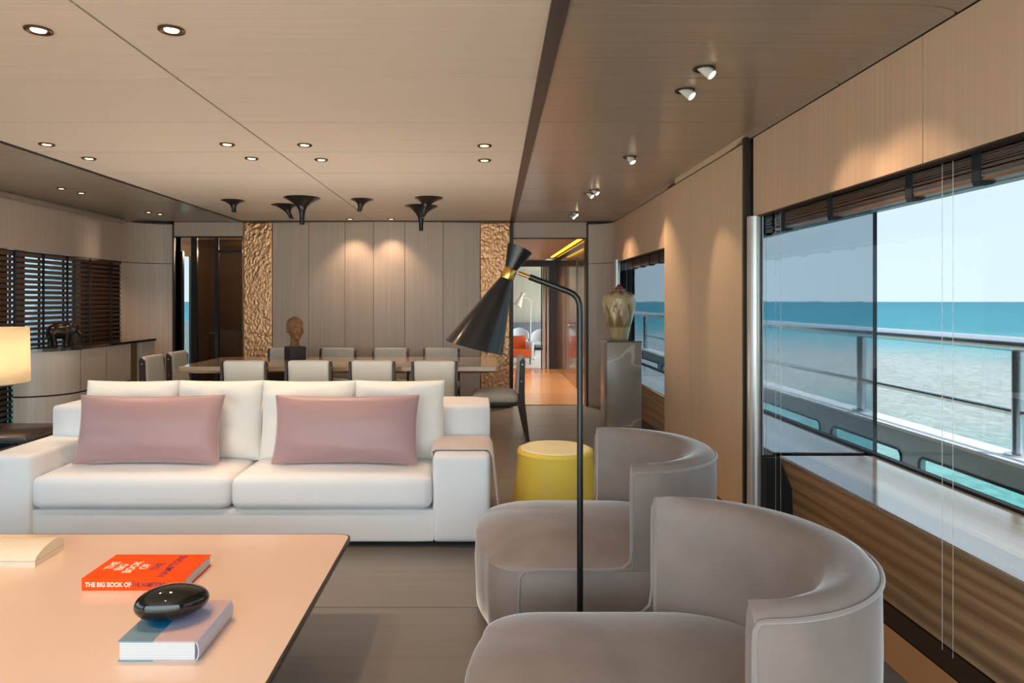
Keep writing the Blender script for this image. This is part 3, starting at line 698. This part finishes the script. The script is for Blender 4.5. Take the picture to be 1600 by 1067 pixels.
M_TXW = mat('cover_print_white', lin(250, 235, 215), .5); M_TXP = mat('cover_print_purple', lin(140, 44, 70), .5)
# spine lettering
Ms = Matrix.Translation((-.170, -.1153, .013)) @ Matrix.Rotation(PI/2, 4, 'X')
text('THE BIG BOOK OF', .0225, M_TXW, ob, Ms, bold=.0006, xs=.86)
text('THE HAMPTONS', .0225, M_TXP, ob, Matrix.Translation((.166, 0, 0)) @ Ms, bold=.0004, xs=.70)
# cover lettering runs away from the camera, lines step to the right
for x, y, s_, w_, m_ in ((-.125, -.03, .042, 'THE', M_TXW), (-.083, -.04, .042, 'BIG', M_TXW), (-.041, -.065, .042, 'BOOK', M_TXW), (.001, -.03, .042, 'OF', M_TXW), (.047, -.04, .042, 'THE', M_TXP), (.10, -.10, .042, 'HAMPTONS', M_TXP)):
    text(w_, s_, m_, ob, Matrix.Translation((x, y, .0422)) @ Matrix.Rotation(PI/2, 4, 'Z'), ex=.0004, bold=.0008, xs=.9)
def art_cover():
    m = mat('art_cover', lin(190, 190, 196), .3); nt = m.node_tree; L = nt.links.new; tc = nt.nodes.new('ShaderNodeTexCoord'); sp = nt.nodes.new('ShaderNodeSeparateXYZ'); L(tc.outputs['Object'], sp.inputs[0])
    # flat print: grey-blue left half, pink-lilac right half, blue band with a soft rim
    ln = nt.nodes.new('ShaderNodeVectorMath'); ln.operation = 'DISTANCE'; ln.inputs[1].default_value = (-.01, .03, .058); L(tc.outputs['Object'], ln.inputs[0])
    g1 = nt.nodes.new('ShaderNodeValToRGB'); e = g1.color_ramp.elements; e[0].position = .085; e[0].color = lin(30, 120, 170); e[1].position = .095; e[1].color = lin(120, 152, 168)
    g2 = nt.nodes.new('ShaderNodeValToRGB'); e = g2.color_ramp.elements; e[0].position = .095; e[0].color = lin(160, 164, 196); e[1].position = .105; e[1].color = lin(206, 176, 178)
    L(ln.outputs['Value'], g1.inputs[0]); L(ln.outputs['Value'], g2.inputs[0])
    st = nt.nodes.new('ShaderNodeMath'); st.operation = 'GREATER_THAN'; st.inputs[1].default_value = -.01; L(sp.outputs['X'], st.inputs[0])
    mx = nt.nodes.new('ShaderNodeMix'); mx.data_type = 'RGBA'; L(st.outputs[0], mx.inputs[0]); L(g1.outputs[0], mx.inputs[6]); L(g2.outputs[0], mx.inputs[7])
    s2 = nt.nodes.new('ShaderNodeMath'); s2.operation = 'GREATER_THAN'; s2.inputs[1].default_value = .112; L(sp.outputs['X'], s2.inputs[0])
    m2 = nt.nodes.new('ShaderNodeMix'); m2.data_type = 'RGBA'; L(s2.outputs[0], m2.inputs[0]); L(mx.outputs[2], m2.inputs[6]); m2.inputs[7].default_value = lin(196, 196, 216)
    L(m2.outputs[2], nt.nodes['Principled BSDF'].inputs['Base Color']); return m
bbk = book('book', 'thick blue and lilac book under the black stone on the table', -1.035, -.815, 1.933, 2.20, .38, .058, art_cover(), 'x+', MP)
pb = B(); pb.ball((0, 0, 0), (.106, .070, .050), n=40, m=24)
for v in pb.m.verts: v.co.z *= (1-.1*v.co.x/.114); v.co.y *= (1+.12*v.co.x/.114)
pb.m.transform(Matrix.Rotation(.45, 4, 'Z'))
tag(pb.done('polished_stone', mat('black_obsidian', lin(14, 12, 11), .06, coat=.5), None, smooth=180, loc=(-.945, 2.075, .4885)), 'glossy black oval stone resting on the blue book', 'ornament')
# cream clutch-like box with leaf-shaped end
bx = thing('box', 'cream leather box with rounded lid at the left edge of the coffee table', 'box', (-1.88, 2.71, .38))
pr = [(-.09, .0), (.085, 0), (.094, .02), (.092, .045), (.075, .062), (.04, .067), (-.02, .060), (-.065, .045), (-.09, .024)]
prl = pr[:2]+[(.094, .02)]+[(-.09, .022)]
B().prism([(-.09, 0), (.085, 0), (.092, .012), (.094, .022), (-.09, .022)], 'x', -.18, .16).done('box_body', mat('cream_leather', lin(232, 214, 188), .5, var=(40, .03)), bx, bev=.002)
B().prism([(-.09, .0235), (.0945, .0235), (.094, .04), (.08, .058), (.05, .066), (.01, .066), (-.04, .056), (-.08, .038)], 'x', -.18, .16).done('lid', MATS['cream_leather'], bx, bev=.002, smooth=40)

# ---- barrel armchairs
def armchair(label, loc):
    t = thing('barrel_armchair', label, 'armchair', loc, group='taupe velvet barrel armchairs')
    R = .435; XFr = -.60
    def outline(s=1.0, ins=0.0):
        p = []; r = R-ins
        for k in range(33):
            a = -PI/2+PI*k/32; p.append((r*math.cos(a), r*math.sin(a)))
        rc = .15; xf = XFr+ins; yy = r
        def bow(y): return .05*(1-(y/yy)**2)
        for k in range(1, 6): p.append((0+(xf+rc)*k/5, yy))
        for k in range(1, 9):
            a = PI/2+PI/2*k/8; p.append((xf+rc+rc*math.cos(a), yy-rc+rc*math.sin(a)))
        for k in range(1, 12):
            y = (yy-rc)*(1-2*k/12); p.append((xf-.05*(1-(y/(yy-rc))**2), y))
        for k in range(0, 9):
            a = PI+PI/2*k/8; p.append((xf+rc+rc*math.cos(a), -yy+rc+rc*math.sin(a)))
        for k in range(4, 0, -1): p.append(((xf+rc)*k/5, -yy))
        return p
    B().rings([[(x*.92, y*.92, 0) for x, y in outline()], [(x*.92, y*.92, .045) for x, y in outline()]]).done('plinth', M_BLACK, t)
    B().rings([[(*p, z) for p in outline(ins=i)] for i, z in ((.014, .035), (.003, .05), (0, .14), (-.004, .22), (0, .325), (.012, .335))]).done('body', M_VELVET, t, smooth=50)
    rings = []
    for i, z in ((.004, .322), (-.003, .328), (.0, .337), (.012, .346), (.034, .358), (.064, .372), (.10, .385), (.14, .396)):
        rings.append([(*p, z) for p in outline(ins=i)])
    last = rings[-1]
    for f, z in ((.85, .405), (.7, .413), (.5, .420), (.3, .424), (.1, .4255)): rings.append([(-.15+(p[0]+.15)*f, p[1]*f, z) for p in last])
    B().rings(rings).done('seat', M_VELVET, t, smooth=70)
    # backrest: section swept round the half circle
    secs = []; N = 48
    for k in range(N+1):
        a = -PI/2-.05+(PI+.10)*k/N
        th_ = .052+.105*max(0, math.cos(a))**.7
        top = .748
        ro = R
        sec = [(ro-.012, .30), (ro+.001, .33), (ro+.004, .55), (ro+.002, .70), (ro-.004, .722), (ro-.018, .738), (ro-.04, top), (ro-th_*.62, top-.006), (ro-th_*.86, top-.030), (ro-th_*.98, top-.075), (ro-th_, top-.15), (ro-th_*.98, .50), (ro-th_*.9, .34), (ro-th_*.8, .30)]
        fx = 0.0
        secs.append([((r_*math.cos(a)) if abs(a) < PI/2 else -abs(abs(a)-PI/2)*R, (r_*math.sin(a)) if abs(a) < PI/2 else math.copysign(r_, a), z) for r_, z in sec])
    B().rings(secs).done('backrest', M_VELVET, t, smooth=55, bev=.014, seg=4)
    # piping: front edge of the side, along the seat, up the back end and round the top
    e = R+.003; pp = [(XFr+.13, -e, .06), (XFr+.125, -e, .20), (XFr+.13, -e, .30), (XFr+.145, -e, .325), (XFr+.19, -e, .332), (-.12, -e, .332), (-.06, -e, .338), (-.032, -e, .365), (-.024, -e, .42), (-.024, -e, .66), (-.022, -e, .70), (-.012, -e, .716), (.0, -e, .719)]
    arc = [(e*math.cos(a), e*math.sin(a), .719) for a in [-PI/2+PI*k/36 for k in range(1, 36)]]
    B().tube(pp+arc+[(x, -y, z) for x, y, z in pp[::-1]], .0055, 7).done('piping', M_PIPE, t)
    return t
armchair('taupe velvet barrel armchair nearest the camera at bottom right', (.60, 1.89, 0))
armchair('taupe velvet barrel armchair behind the black floor lamp, next to the yellow stool', (.615, 3.15, 0))

# ---- floor lamp
fl_ = thing('floor_lamp', 'black floor lamp with double cone shade and brass collar between the armchairs', 'floor lamp', (.363, 2.56, 0))
def cone_between(b_, p0, p1, prof, n=36):
    p0 = Vector(p0); d = Vector(p1)-p0; q = d.to_track_quat('Z', 'Y').to_matrix().to_4x4(); k = B(); k.lathe(prof, n); k.m.transform(Matrix.Translation(p0) @ q); b_.merge(k.m); return b_
B().lathe([(.13, 0), (.13, .012), (.125, .018), (.02, .022)], 36).done('base', M_BLKMET, fl_)
bend = [(0, 0, .02), (0, 0, 1.36), (-.002, 0, 1.39), (-.010, 0, 1.412), (-.025, 0, 1.428), (-.045, 0, 1.438), (-.19, 0, 1.492)]
B().tube(bend, .0118, 14).done('pole', M_BLKMET, fl_)
B().tube([(-.185, 0, 1.490), (-.232, 0, 1.507)], .0075, 12).done('brass_joint', M_BRASS, fl_)
nk = Vector((-.268, -.0, 1.502)); ax = Vector((-.40, -.10, -.91)).normalized()
B_ = lambda: B()
def oblique(c, r, ang, n=40):      # ring whose plane is turned by ang about the Y axis
    u = Vector((math.cos(ang), 0, -math.sin(ang))); return [c+u*r*math.cos(2*PI*k/n)+Vector((0, r*math.sin(2*PI*k/n), 0)) for k in range(n)]
c0 = nk+ax*.02; c1 = nk+Vector((-.128, -.02, -.272)); rr_ = []
for k in range(7):
    t_ = k/6; rr_.append(oblique(c0.lerp(c1, t_), .024+(.110-.024)*t_, math.radians(24-10*t_)))
for k in range(6, -1, -1):
    t_ = k/6; rr_.append(oblique(c0.lerp(c1, t_), .022+(.108-.024)*t_, math.radians(24-10*t_)))
b_ = B(); b_.rings(rr_, loop=True); b_.done('lower_shade', M_BLKMET, fl_, smooth=50)
b_ = B(); cone_between(b_, nk-ax*.018, nk-ax, [(.022, 0), (.050, .088), (.048, .088), (.020, .002)]); b_.done('upper_shade', M_BLKMET, fl_)
b_ = B(); cone_between(b_, nk-ax*.021, nk+ax, [(.0235, 0), (.026, .006), (.026, .036), (.0235, .042)]); b_.done('collar', M_BRASS, fl_)
b_ = B(); cone_between(b_, nk+ax*.05, nk+ax, [(.012, 0), (.025, .04), (.03, .08), (.018, .105), (.004, .11)], 20); b_.done('bulb', mat('frosted_bulb', lin(240, 236, 225), .3), fl_)

# ---- yellow stool
st = thing('drum_stool', 'translucent yellow drum stool behind the armchair', 'stool', (.466, 4.42, 0))
B().lathe([(.285, 0), (.29, .01), (.262, .22), (.245, .40), (.248, .432), (.240, .448), (.225, .452)], 48).done('stool_body', mat('yellow_resin', lin(255, 220, 92), .35, coat=.2, var=(4, .04)), st)
B().lathe([(.222, .452), (.215, .458), (.18, .460), (.05, .461)], 48).done('seat_pad', mat('pale_yellow_pad', lin(252, 242, 196), .7, var=(5, .06), bump=(10, .3)), st)

# ---- dining table and chairs
dt = thing('dining_table', 'long polished wooden dining table behind the sofa', 'dining table', (-1.445, 7.39, 0))
hx, hy = 1.605, .585
B().rings([[(*p, z) for p in rrect(-hx+i, hx-i, -hy+i, hy-i, .04)] for i, z in ((.10, .675), (.004, .703), (.0, .708), (.0, .748), (.003, .751))]).done('table_top', M_DTABLE, dt, smooth=25)
for s in (-1, 1): B().prism([(s*.95-.12, -.28), (s*.95+.12, -.28), (s*.95+.16, .28), (s*.95-.16, .28)], 'z', 0, .675).done('pedestal', M_CWOOD, dt)
def make_dchair():
    t = thing('dining_chair', '', 'chair', group='upholstered dining chairs')
    b2 = rounded(.215, .235, .05, .045, 8, crown=.03); q = B(); q.merge(b2, Matrix.Translation((0, .01, .425))); q.done('seat', M_DCHAIR, t, smooth=60)
    B().box(-.205, .205, -.21, .23, .35, .385, bev=.006).done('seat_frame', M_CWOOD, t)
    b2 = rounded(.196, .032, .19, .028, 8); q = B(); q.merge(b2, Matrix.Translation((0, -.245, .655)) @ Matrix.Rotation(.10, 4, 'X')); q.done('backrest', M_DCHAIR, t, smooth=60)
    for s in (-1, 1):
        pr = [(-.335, 0), (-.30, 0), (-.215, .38), (-.225, .48), (-.235, .80), (-.275, .835), (-.29, .80), (-.285, .50), (-.29, .38)]
        post = B().prism(pr, 'x', s*.209-.011, s*.209+.011); post = post.done('leg', M_CWOOD, t, bev=.002)
        q = B(); q.rings([[(s*.185+dx*r, .205+dy*r, z) for dx, dy in ((-1, -1), (1, -1), (1, 1), (-1, 1))] for r, z in ((.012, 0), (.020, .37))]); q.done('leg', M_CWOOD, t)
        for y, z in ((-.262, .77), (-.252, .60)): 
            k = B(); k.lathe([(.007, 0), (.006, .003)], 10); k.m.transform(Matrix.Translation((s*.220, y, z)) @ Matrix.Rotation(s*PI/2, 4, 'Y')); k.done('screw', M_CHROME, post)
    return t
proto = make_dchair(); used = [False]
def dchair(x, y, rz, label):
    t = proto if not used[0] else copy_tree(proto); used[0] = True
    t.location = (x, y, 0); t.rotation_euler = (0, 0, rz); t['label'] = label; return t
ordn = ('leftmost', 'second from left', 'third from left', 'rightmost')
for x, o_ in zip((-2.26, -1.65, -1.05, -.46), ordn): dchair(x, 6.72, 0, 'dining chair with its back to the sofa on near side of table, %s' % o_)
for x, o_ in zip((-2.36, -1.74, -1.11, -.50), ordn): dchair(x, 7.93, PI, 'dining chair on the far side of the table by the panelled wall, %s' % o_)
dchair(-3.17, 7.08, -PI/2, 'dining chair at the left end of the table, nearer one')
dchair(-3.17, 7.66, -PI/2, 'dining chair at the left end of the table, farther one')
dchair(.13, 7.05, PI/2, 'dining chair in profile at the right end of the table')

# ---- bust
bu = thing('bust', 'brown carved head sculpture on a dark cube on the dining table', 'sculpture', (-2.11, 7.66, .751), rz=.62)
B().box(-.093, .093, -.09, .09, 0, .145, bev=.003).done('plinth', mat('dark_blue_grey_plinth', lin(52, 54, 62), .5), bu)
h = B()
h.ball((0, .015, .375), (.092, .115, .105)); h.ball((0, -.035, .33), (.075, .085, .10)); h.ball((0, -.06, .275), (.05, .055, .05)); h.ball((0, .0, .31), (.07, .08, .09))
cone_between(h, (0, .02, .14), (0, 0, .30), [(.058, 0), (.048, .05), (.048, .16)], 20)
h.ball((0, -.118, .325), (.014, .022, .03), Matrix.Rotation(-.35, 4, 'X')); h.ball((0, -.128, .306), (.018, .014, .011)); h.ball((0, -.108, .36), (.05, .018, .012))
for s in (-1, 1):
    h.ball((s*.085, .01, .325), (.012, .024, .034)); h.ball((s*.032, -.102, .342), (.016, .012, .008)); h.ball((s*.045, -.085, .31), (.025, .025, .025))
h.ball((0, -.112, .278), (.026, .014, .006)); h.ball((0, -.110, .267), (.022, .014, .007)); h.ball((0, -.098, .245), (.024, .02, .018))
ho = h.done('head', mat('carved_brown_wood', lin(150, 108, 72), .55, var=(25, .18), bump=(60, .3)), bu, smooth=180)
remesh(ho, .006, 3)

# ---- sideboard along the left blinds
sb = thing('sideboard', 'pale sideboard with rounded end and dark polished top below the blinds', 'sideboard', (-4.36, 7.5, 0))
xf, xb = -4.14+4.36, -4.56+4.36          # front / back
def dplan(y_end, ins=0.0, back=0):
    r = (xf-xb)-ins; p = [(xb+back, y_end)]
    p = [(xb, y_end), (xf-ins, y_end)]
    yc = 7.02-7.5
    for k in range(17):
        a = PI/2*k/16; p.append((xb+(xf-ins-xb)*math.cos(a), yc-(.40-ins)*math.sin(a)))
    return p
y1 = 8.02-7.5
B().prism(dplan(y1), 'z', .478, .905).done('upper_body', M_SIDEB, sb, smooth=30)
B().prism(dplan(y1), 'z', .03, .462).done('lower_body', M_SIDEB, sb, smooth=30)
B().prism(dplan(y1, .01), 'z', .46, .48).done('groove', M_BLACK, sb, smooth=30)
B().prism(dplan(y1, .03), 'z', 0, .03).done('plinth', M_BLACK, sb, smooth=30)
B().prism(dplan(8.62-7.5, -.012), 'z', .908, .935).done('worktop', M_DKTOP, sb, smooth=30)
for y, n in ((7.5, 0), (7.02, 0)): B().box(xf-.002, xf+.0015, y-7.5-.002, y-7.5+.002, .48, .905).done('panel_joint', M_BLACK, sb, smooth=0)
B().box(xb, xf-.06, y1, 8.28-7.5, .03, .905).done('recess', mat('bronze_recess', lin(140, 116, 82), .35, metal=.6), sb, smooth=0)
B().box(xb, xf, 8.28-7.5, 8.60-7.5, .03, .905).done('end_cabinet', M_SIDEB, sb, smooth=0)
# ---- elephant
el = thing('elephant_figurine', 'dark bronze elephant figurine walking on the sideboard top', 'figurine', (-4.38, 7.10, .938), rz=.55)
e = B()   # faces +x
e.ball((-.015, 0, .152), (.115, .068, .080)); e.ball((.05, 0, .165), (.07, .06, .072)); e.ball((-.085, 0, .15), (.06, .062, .072)); e.ball((-.02, 0, .19), (.08, .045, .055))
e.ball((.115, 0, .185), (.045, .040, .052), Matrix.Rotation(.3, 4, 'Y')); e.ball((.09, 0, .175), (.04, .04, .05))
e.tube([(.14, 0, .175), (.16, 0, .14), (.165, 0, .10), (.158, 0, .06), (.145, 0, .035), (.15, 0, .02)], [.030, .024, .019, .015, .012, .010], 12)
for x, y, dx in ((.055, .034, .02), (.055, -.034, -.018), (-.085, .034, -.022), (-.085, -.034, .02)):
    e.tube([(x, y, .13), (x+dx*.5, y, .08), (x+dx, y, .03), (x+dx+.004, y, .0)], [.040, .032, .026, .028], 12)
for s in (-1, 1): e.ball((.095, s*.048, .17), (.034, .008, .045), Matrix.Rotation(s*.35, 4, 'Z'))
e.tube([(-.13, 0, .17), (-.142, 0, .12), (-.138, 0, .07)], [.008, .006, .007], 8)
eo = e.done('elephant_body', mat('dark_bronze_patina', lin(46, 36, 28), .3, metal=.55, var=(14, .35)), el, smooth=180); remesh(eo, .005, 3)
for s in (-1, 1): B().tube([(.142, s*.022, .158), (.165, s*.027, .130), (.185, s*.026, .118)], [.006, .005, .002], 8).done('tusk', mat('tusk', lin(120, 104, 84), .4), el)

# ---- venetian blinds
M_HEAD = mat('blind_headrail', lin(58, 46, 40), .4)
bl = thing('venetian_blind', 'lowered dark wood venetian blind with navy tapes on the left wall', 'blind', (XL+.03-.06, 7.0, 0))
yA, yB_ = 5.3-7, 8.98-7
slat_me = None
n = 33
for k in range(n):
    z = 1.90-.0535*(k+.6)
    if slat_me is None:
        q = B(); q.box(-.025, .025, yA, yB_, -.0015, .0015); q.m.transform(Matrix.Rotation(-math.radians(41), 4, 'Y')); o = q.done('slat', M_SLAT, bl, smooth=0, loc=(0, 0, z)); slat_me = o.data
    else: link('slat', slat_me, bl, (0, 0, z))
for y in (5.46, 5.80, 6.24, 6.68, 7.12, 7.53, 7.97, 8.42, 8.85):
    B().box(.022, .0235, y-7-.02, y-7+.02, .13, 1.90).box(-.0235, -.022, y-7-.02, y-7+.02, .13, 1.90).done('ladder_tape', M_TAPE, bl, smooth=0)
B().box(-.03, .03, yA, yB_, .10, .125).done('bottom_rail', M_SLAT, bl, smooth=0)
B().box(-.03, .022, yA, yB_, 1.885, 1.905).done('head_rail', M_HEAD, bl, smooth=0)
def raised_blind(label, y0, y1, ztop, tapes, cords):
    t = thing('venetian_blind', label, 'blind', (1.81, (y0+y1)/2, ztop)); m_ = (y0+y1)/2
    for k in range(9):
        q = B(); q.box(-.028, .028, y0-m_, y1-m_, -.0015, .0015)
        for v in q.m.verts: v.co.z += 0
        o = q.done('slat', M_SLAT, t, smooth=0, loc=(random.uniform(-.004, .004), 0, -.022-.0085*k)); o.rotation_euler = (0, random.uniform(-.12, .05), 0)
    B().box(-.03, .03, y0-m_, y1-m_, -.016, 0).done('head_rail', M_HEAD, t, smooth=0)
    B().box(-.028, .028, y0-m_, y1-m_, -.118, -.102, bev=.004).done('bottom_rail', M_SLAT, t)
    for y in tapes:
        q = B(); q.prism([(-.034, -.012), (-.031, -.012), (-.031, -.118), (-.036, -.118)], 'y', y-m_-.022, y-m_+.022); q.prism([(-.036, -.115), (.03, -.115), (.012, -.130), (-.03, -.133)], 'y', y-m_-.02, y-m_+.02); q.done('ladder_tape', M_TAPE, t)
    for y in cords: B().tube([(-.045, y-m_, -.02), (-.045, y-m_, -ztop+.06)], .0008, 6).done('pull_cord', M_CORD, t)
raised_blind('raised dark wood venetian blind bunched at the top of the near right window', -.4, 4.17, 1.95, (-.1, .4, .9, 1.45, 2.02, 2.46, 2.85, 3.5, 4.05), (2.565, 2.625, 4.05, 4.12))
raised_blind('raised dark wood venetian blind bunched at the top of the far right window', 6.3, 8.58, 1.915, (6.5, 6.9, 7.3, 7.7, 8.1, 8.45), (8.4,))

# ---- marble pedestal and vase
def marble():
    m = mat('grey_marble', lin(128, 118, 108), .28, coat=.1); nt = m.node_tree; L = nt.links.new
    tc = nt.nodes.new('ShaderNodeTexCoord'); n = nt.nodes.new('ShaderNodeTexNoise'); n.inputs['Scale'].default_value = 2.1; n.inputs['Detail'].default_value = 2; n.inputs['Distortion'].default_value = .15
    L(tc.outputs['Object'], n.inputs['Vector']); a = nt.nodes.new('ShaderNodeMath'); a.operation = 'SUBTRACT'; a.inputs[1].default_value = .5; L(n.outputs['Fac'], a.inputs[0])
    b_ = nt.nodes.new('ShaderNodeMath'); b_.operation = 'ABSOLUTE'; L(a.outputs[0], b_.inputs[0])
    r = nt.nodes.new('ShaderNodeValToRGB'); e = r.color_ramp.elements; e[0].position = 0; e[0].color = lin(196, 186, 172); e[1].position = .008; e[1].color = lin(150, 141, 130)
    x = r.color_ramp.elements.new(.12); x.color = lin(136, 127, 117); L(b_.outputs[0], r.inputs[0]); L(r.outputs[0], nt.nodes['Principled BSDF'].inputs['Base Color']); return m
pd = thing('pedestal', 'grey veined marble pedestal beside the far right window', 'pedestal', (1.385, 6.88, 0))
B().box(-.17, .17, -.18, .18, .02, 1.0, bev=.004).done('pedestal_body', marble(), pd)
B().box(-.172, .172, -.182, .182, 1.0, 1.012).box(-.165, .165, -.175, .175, 0, .02).done('pedestal_cap', M_DKTOP, pd)
vs = thing('vase', 'tall tan glazed vase with carved leaf relief on the marble pedestal', 'vase', (1.37, 6.88, 1.012))
def leaf(a, z):
    k = 0.0
    for i, (zz, ph, am, hh) in enumerate(((.44, 0, .20, .10), (.36, .5, .17, .13), (.25, .2, .11, .15))):
        n_ = 8; u = ((a/(2*PI)*n_+ph) % 1)*2-1; w_ = max(0, 1-abs(z-zz)/hh)
        lf = max(0, w_*1.1-abs(u)); k += am*min(lf, .5)
    g = .5+.5*math.cos(a-3.6); k += .03*g*math.sin(a*34)*math.sin(z*150) if z < .36 else 0
    return 1+k
prof = [(.085, 0), (.090, .01), (.098, .06), (.115, .14), (.132, .22), (.145, .30), (.152, .37), (.150, .42), (.135, .455), (.105, .478), (.07, .488), (.056, .495), (.055, .505), (.064, .513), (.060, .517), (.045, .515), (.042, .49)]
fine = []
for (r0, z0), (r1, z1) in zip(prof, prof[1:]):
    for k in range(4): fine.append((r0+(r1-r0)*k/4, z0+(z1-z0)*k/4))
def glaze():        # shade of the carving painted into the colour: leaves pale, recesses dark
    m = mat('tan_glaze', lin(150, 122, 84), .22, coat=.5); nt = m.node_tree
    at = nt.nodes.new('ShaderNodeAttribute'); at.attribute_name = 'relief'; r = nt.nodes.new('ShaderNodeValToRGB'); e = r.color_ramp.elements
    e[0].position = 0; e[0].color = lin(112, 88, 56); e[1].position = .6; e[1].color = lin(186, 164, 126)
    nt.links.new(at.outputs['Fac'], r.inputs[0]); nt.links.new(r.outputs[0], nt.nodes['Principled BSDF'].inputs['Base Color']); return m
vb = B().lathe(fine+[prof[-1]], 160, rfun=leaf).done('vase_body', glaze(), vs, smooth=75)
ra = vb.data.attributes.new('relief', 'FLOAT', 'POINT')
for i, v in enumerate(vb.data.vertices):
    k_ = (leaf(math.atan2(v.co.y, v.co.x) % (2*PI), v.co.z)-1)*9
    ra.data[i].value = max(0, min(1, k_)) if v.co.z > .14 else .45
B().lathe([(.038, .49), (.036, .53), (.022, .545), (.014, .56), (.002, .562)], 24).done('stopper', mat('red_brown_stopper', lin(130, 56, 44), .4), vs)

# ---- side table and table lamp left of the sofa
sd = thing('side_table', 'dark low side table at the left edge beside the sofa', 'side table', (-3.18, 4.55, 0))
B().box(-.33, .30, -.25, .25, .505, .545, bev=.004).done('table_top', mat('dark_brown_lacquer', lin(56, 44, 42), .25), sd)
for x in (-.29, .26):
    for y in (-.21, .21): B().box(x-.02, x+.02, y-.02, y+.02, 0, .505).done('leg', M_CWOOD, sd, smooth=0)
tl = thing('table_lamp', 'table lamp with glowing cream drum shade at the left edge', 'lamp', (-3.35, 4.60, .545))
B().lathe([(.09, 0), (.09, .015), (.03, .03), (.022, .12), (.04, .20), (.022, .30), (.012, .34)], 28).done('lamp_base', M_BLKMET, tl)
q = B(); q.lathe([(.253, .305), (.247, .676)], 48); 
q.m.faces.ensure_lookup_table(); caps = [f for f in q.m.faces if len(f.verts) > 4]; bmesh.ops.delete(q.m, geom=caps, context='FACES_ONLY')
sh = q.done('lamp_shade', shade_cloth('cream_shade', lin(250, 238, 214)), tl)
md = sh.modifiers.new('thick', 'SOLIDIFY'); md.thickness = .002
B().tube([(.252*math.cos(2*PI*k/40), .252*math.sin(2*PI*k/40), .305) for k in range(40)], .004, 6, loop=True).done('shade_rim', mat('grey_rim', lin(150, 140, 128), .5), sh)
l = bpy.data.lights.new('bulb_light', 'POINT'); l.energy = 6.5; l.color = (1, .80, .56); l.shadow_soft_size = .04; link('bulb_light', l, tl, (0, 0, .48))

# ---- far room furniture
fk = thing('floor_lamp', 'small cream floor lamp in the far room through the hallway', 'floor lamp', (1.18, 17.0, 0))
cm = mat('cream_lamp_metal', lin(236, 222, 200), .4)
B().lathe([(.14, 0), (.14, .015), (.02, .02)], 24).done('base', cm, fk)
B().tube([(0, 0, .02), (0, 0, 1.40), (-.01, 0, 1.43), (-.03, 0, 1.445), (-.21, 0, 1.51)], .014, 10).done('pole', cm, fk)
a2 = Vector((-.40, -.1, -.9)).normalized(); nk2 = Vector((-.23, 0, 1.52))
b_ = B(); cone_between(b_, nk2, nk2+a2, [(.03, -.02), (.11, .26), (.10, .26)]); b_.done('lower_shade', cm, fk)
b_ = B(); cone_between(b_, nk2, nk2-a2, [(.026, .02), (.055, .11), (.05, .11)]); b_.done('upper_shade', cm, fk)
mw = mat('white_shell', lin(240, 240, 245), .4)
def shell(x, y, rz, lab):
    t = thing('shell_chair', lab, 'chair', (x, y, 0), rz, group='white shell chairs in the far room')
    secs = []
    for k in range(17):
        a = -PI*.62+PI*1.24*k/16
        hgt = .44+.30*max(0, math.cos(a*.72))
        secs.append([(.20*math.sin(a), -.20*math.cos(a), .40), (.235*math.sin(a), -.24*math.cos(a), hgt), (.215*math.sin(a), -.22*math.cos(a), hgt+.008), (.185*math.sin(a), -.185*math.cos(a), .42)])
    B().rings(secs).done('shell', mw, t)
    b2 = rounded(.20, .20, .03, .028, 6, .01); q = B(); q.merge(b2, Matrix.Translation((0, .02, .42))); q.done('seat', mw, t)
    for s in (-1, 1):
        for y_ in (-.14, .18): B().tube([(s*.12, y_*.8, .40), (s*.19, y_*1.1, 0)], .011, 8).done('leg', M_BLKMET, t)
shell(.90, 16.9, PI, 'white shell chair in the far room, left one behind the orange chair'); shell(1.33, 16.1, PI-.3, 'white shell chair in the far room, right one by the door frame')
oc = thing('lounge_chair', 'orange lounge chair in the far room beyond the hallway', 'chair', (.78, 15.3, 0), .25)
mo = mat('orange_upholstery', lin(226, 96, 40), .7)
for nm, x0, x1, y0, y1_, z0, z1_ in (('seat', -.24, .24, -.26, .22, .16, .34), ('backrest', -.24, .24, .14, .28, .30, .62), ('arm', .22, .30, -.26, .26, .12, .50), ('arm', -.30, -.22, -.26, .26, .12, .50)):
    b2 = rounded((x1-x0)/2, (y1_-y0)/2, (z1_-z0)/2, .03, 6); q = B(); q.merge(b2, Matrix.Translation(((x0+x1)/2, (y0+y1_)/2, (z0+z1_)/2))); q.done(nm, mo if nm != 'arm' else mw, oc)
for x in (-.22, .22):
    for y in (-.2, .2): B().tube([(x, y, .16), (x, y, 0)], .014, 8).done('leg', M_BLKMET, oc)
cr = thing('credenza', 'low blue-grey credenza against the far room wall', 'cabinet', (1.0, 19.8, 0))
B().box(-.9, .9, -.22, .22, .08, .78, bev=.01).done('body', mat('blue_grey_lacquer', lin(110, 112, 122), .4), cr)
B().box(-.8, .8, -.18, .18, 0, .08).done('plinth', M_BLACK, cr)
